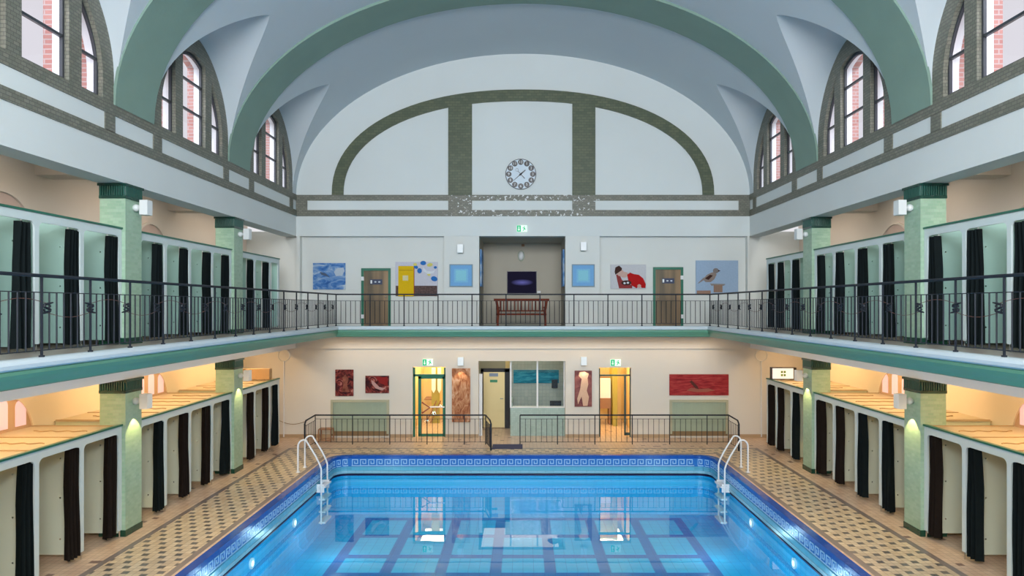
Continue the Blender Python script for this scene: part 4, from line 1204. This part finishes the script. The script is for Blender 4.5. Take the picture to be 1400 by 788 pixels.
# ------------------------------------------------------------------ lower doorways, booth, rooms behind
WARM = mat('warm_room_plaster', (.78, .60, .30), .7, .04)
OLIVE = mat('olive_yellow_paint', (.38, .33, .06), .6, .05)
def room(n, x0, x1, depth, h, mt, power, colr):
    y0 = DW+.27; y1 = y0+depth
    m = MB()
    m.quad((x0, y1, 0), (x1, y1, 0), (x1, y1, h), (x0, y1, h)); m.quad((x0, y0, 0), (x0, y1, 0), (x0, y1, h), (x0, y0, h)); m.quad((x1, y0, 0), (x1, y1, 0), (x1, y1, h), (x1, y0, h)); m.quad((x0, y0, h), (x1, y0, h), (x1, y1, h), (x0, y1, h))
    struct(m.build('wall_room_%d' % n, mt))
    area('room_ceiling_light', ((x0+x1)/2, (y0+y1)/2, h-.06), (0, 0, 0), (x1-x0)*.8, depth*.8, power, colr)
room(1, fx(556), fx(618), 3.2, 2.75, WARM, 75, (1, .82, .50))
room(2, fx(640), fx(781), 3.3, 2.75, mat('grey_room_plaster', (.42, .44, .38), .7), 34, (1, .86, .66))
room(3, fx(811), fx(871), 3.2, 2.75, WARM, 85, (1, .76, .42))
# door 3: glazed green framed door in left doorway
y3 = DW+.12
def Z3(p): return 4-(p-419)*y3/FPX
def X3(p): return (p-715)*y3/FPX
r = bpy.data.objects.new('door_3', None); COL.objects.link(r); r['kind'] = 'structure'
m = MB()
m.box(X3(565), X3(567.5), y3, y3+.08, 0, Z3(503)); m.box(X3(607), X3(609.5), y3, y3+.08, 0, Z3(503)); m.box(X3(565), X3(609), y3, y3+.08, Z3(515), Z3(512)); m.build('door_frame', M['greenframe'], r)
m = MB()
m.box(X3(572), X3(576), y3-.04, y3, .05, Z3(515)); m.box(X3(605.5), X3(608.5), y3-.04, y3, .05, Z3(515)); m.box(X3(572), X3(608), y3-.04, y3, Z3(518), Z3(515)); m.box(X3(572), X3(608), y3-.04, y3, .02, .10)
lf = m.build('door_leaf', M['greenframe'], r)
m = MB(); m.quad((X3(576), y3-.02, .1), (X3(606), y3-.02, .1), (X3(606), y3-.02, Z3(518)), (X3(576), y3-.02, Z3(518))); m.build('pane', M['clearglass'], lf)
m = MB(); m.tube([(X3(577), y3-.05, Z3(550)), (X3(588), y3-.05, Z3(557.5)), (X3(577), y3-.05, Z3(565))], .022, 6); m.build('red_chevron', mat('dark_red_bar', (.20, .02, .02), .4), lf)
m = MB(); m.tube([(X3(588), y3-.05, Z3(556.5)), (X3(608), y3-.05, Z3(556.5))], .022, 6); m.build('push_bar', M['white'], lf)
# things seen through it
kr = (DW+2.4)/FPX; yr = DW+2.4
for a, b, c in ((590, 595.5, 'left'), (598, 603, 'right')):
    m = MB(); m.prism([((a-715)*kr, 4-(503-419)*kr), ((b-715)*kr, 4-(503-419)*kr), ((b-715)*kr, 4-(533-419)*kr), (((a+b)/2-715)*kr, 4-(538-419)*kr), ((a-715)*kr, 4-(533-419)*kr)], 'y', yr, yr+.03)
    tag(m.build('hanging_white_panel', M['white']), 'white hanging panel seen through the left glass door, the %s of two' % c, 'panel', 'white panels behind the glass door')
struct(bx('wall_olive_strip', OLIVE, None, (589-715)*kr, (600-715)*kr, yr+.2, yr+.25, 0, 2.7))
bx_ = bx('wall_shelf', M['brown'], None, (578-715)*kr, (589-715)*kr, yr+.3, yr+.95, .78, .82); tag(bx_, 'small red-brown shelf on the room wall seen through the left glass door', 'shelf')
m = MB(); m.tube([((582-715)*kr, yr+.1, .02), ((596-715)*kr, yr+.1, .78)], .02, 6); m.tube([((588-715)*kr, yr+.1, .02), ((602-715)*kr, yr+.1, .78)], .02, 6)
tag(m.build('stair_handrail', M['brown']), 'slanting brown handrail seen through the left glass door', 'handrail')
# door 4: right doorway with folded leaf
r = bpy.data.objects.new('door_4', None); COL.objects.link(r); r['kind'] = 'structure'
m = MB(); m.box(X3(819), X3(820.5), y3, y3+.08, 0, Z3(504)); m.box(X3(861), X3(863), y3, y3+.08, 0, Z3(504)); m.box(X3(819), X3(863), y3, y3+.08, Z3(514.5), Z3(512.5))
m.box(X3(853.5), X3(855.5), y3-.03, y3+.05, .05, Z3(514)); m.box(X3(854), X3(861), y3-.03, y3+.05, .05, .13); m.build('door_frame', mat('dark_teal_frame', (.02, .07, .07), .35), r)
struct(bx('wall_olive_pier', OLIVE, None, (836-715)*kr, (842-715)*kr, yr-.4, yr+.5, 0, 2.7))
struct(bx('wall_olive_header', OLIVE, None, (815-715)*kr, (842-715)*kr, yr-.3, yr-.2, 2.05, 2.75))
r = thing('washbasin_cabinet', 'white basin cabinet with brown front seen through the right doorway', 'cabinet', ((828-715)*kr, yr, 0))
bx('body', M['white'], r, -.26, .16, -.1, .3, .9, 1.55); bx('brown_front', M['brown'], r, -.27, .17, -.12, .3, .55, .9); bx('mirror', M['clearglass'], r, -.2, .14, .2, .22, 1.6, 2.0); bx('shelf', M['brown'], r, -.24, .15, .1, .3, 1.55, 1.6)
bx('leg', M['brown'], r, -.26, -.2, -.1, .3, 0, .55); bx('leg', M['brown'], r, .1, .16, -.1, .3, 0, .55)
# central corridor door (cream)
yd = DW+1.6; kd = yd/FPX
r = bpy.data.objects.new('door_5', None); COL.objects.link(r); r['kind'] = 'structure'
X5 = lambda p: (p-715)*kd
Z5 = lambda p: 4-(p-419)*kd
m = MB(); m.box(X5(657), X5(661), yd, yd+.1, 0, Z5(505)); m.box(X5(690), X5(697), yd, yd+.1, 0, Z5(505)); m.box(X5(657), X5(697), yd, yd+.1, Z5(509), Z5(504)); m.build('door_frame', M['black'], r)
lf = bx('door_leaf', M['cream'], r, X5(661), X5(690), yd+.0, yd+.06, .03, Z5(509))
bx('sign_plate', mat('blue_grey_plate', (.20, .26, .36), .4), lf, X5(669), X5(681), yd-.012, yd, Z5(515), Z5(510.5))
bx('sign_plate', mat('green_plate', (.03, .22, .10), .4), lf, X5(670), X5(680), yd-.012, yd, Z5(523), Z5(519.5))
m = MB(); m.tube([(X5(684), yd-.05, Z5(545)), (X5(688), yd-.05, Z5(545))], .015, 6); m.build('door_handle', M['steel'], lf)
struct(bx('wall_corridor', M['cream'], None, X5(690), X5(702), yd+.9, yd+.95, 0, 2.7))
# white jamb and booth
struct(bx('trim_jamb', M['white'], None, fx(654), fx(658.5), DW+.3, DW+.38, 0, fz(513)))
BW = brick_mat('booth_wall_tile', (.38, .44, .40), (.46, .50, .46), (.3, .34, .32), .12, .12, ms=.004, offset=0)
r = thing('glass_booth', 'attendant booth with glass upper part and pale green mosaic front beside the corridor', 'booth', (fx(735), DW+.33, 0))
x0, x1 = fx(697.5)-fx(735), fx(773)-fx(735)
bx('mosaic_front', M['mosaic'], r, x0, x1, -.04, .06, 0, fz(560))
bx('counter_edge', M['white'], r, x0, x1, -.05, .25, fz(560), fz(559))
for p in (698, 735, 772.5):
    xx = fx(p)-fx(735); bx('glazing_post', M['white'], r, xx-.025, xx+.025, -.01, .04, fz(560), fz(494))
for a, b in ((698, 735), (735, 772.5)):
    m = MB(); a_, b_ = fx(a)-fx(735)+.02, fx(b)-fx(735)-.02
    m.quad((a_, .015, fz(560)), (b_, .015, fz(560)), (b_, .015, fz(494)), (a_, .015, fz(494))); m.build('pane', M['clearglass'], r)
bx('side_wall', M['mosaic'], r, x0-.0, x0+.06, .06, 1.5, 0, 1.0)
kb2 = (DW+2.2)/FPX; yb2 = DW+2.2
struct(bx('wall_booth_back', BW, None, (697-715)*kb2, (782-715)*kb2, yb2, yb2+.06, 0, 2.6))
xa, xb = (702-715)*kb2, (764-715)*kb2
r = thing('blue_sea_picture', 'wide blue-green sea picture on the back wall inside the glass booth', 'picture', ((xa+xb)/2, yb2, 4-(524-419)*kb2))
bx('canvas', noisepaint('sea_paint', [(.01, .10, .17), (.02, .20, .30), (.06, .32, .42)], 3, .6, (1, 1, 4)), r, (xa-xb)/2, (xb-xa)/2, -.04, 0, 0, 18*kb2)
yt = DW+.75; kt = yt/FPX
r = thing('monitor', 'black computer monitor on the counter inside the booth, lower one', 'monitor', ((760-715)*kt, yt, 4-(560-419)*kt))
bx('screen', M['black'], r, -.19, .17, -.03, .02, .05, .27); bx('stand', M['black'], r, -.05, .05, -.02, .04, 0, .06)
r = thing('wall_monitor', 'small black monitor high inside the booth above the lower one', 'monitor', ((758-715)*kb2, yb2-.15, 4-(530-419)*kb2))
bx('screen', M['black'], r, -.10, .10, -.03, .0, 0, .28); bx('bracket', M['black'], r, -.03, .03, 0, .15, .1, .16)
r = thing('ceiling_lamp', 'dark flat pendant lamp inside the booth near the top right pane', 'lamp', ((758-715)*kt, yt+.3, 2.62))
m = MB(); m.tube([(0, 0, -.16), (0, 0, .13)], .012, 6); m.build('rod', M['black'], r)
m = MB(); m.tube([(0, 0, -.22), (0, 0, -.12)], [.22, .05], 14); m.build('shade', M['black'], r)
tag(bx('desk', M['brown'], None, fx(699), fx(771), DW+.45, DW+1.1, .72, .76), 'desk behind the mosaic front inside the booth', 'desk')

# ------------------------------------------------------------------ warm lamps under the lower gallery
for s in (-1, 1):
    for yc in (9.9, 14.5, 18.7, 5.4):
        area('gallery_tube_lower', (s*7.75, yc, 3.0), (0, 0, 0), .15, 3.4, 40, (1, .66, .33))
        area('gallery_tube_upper', (s*7.52, yc, 6.5), (0, 0, 0), .15, 3.0, 16, (1, .88, .74))
    area('deck_light', (s*6.1, 11.5, 3.08), (0, 0, 0), .3, 15, 70, (1, .74, .46))
area('far_deck_light', (0, 20.6, 3.08), (0, 0, 0), 12, .3, 42, (1, .70, .42))
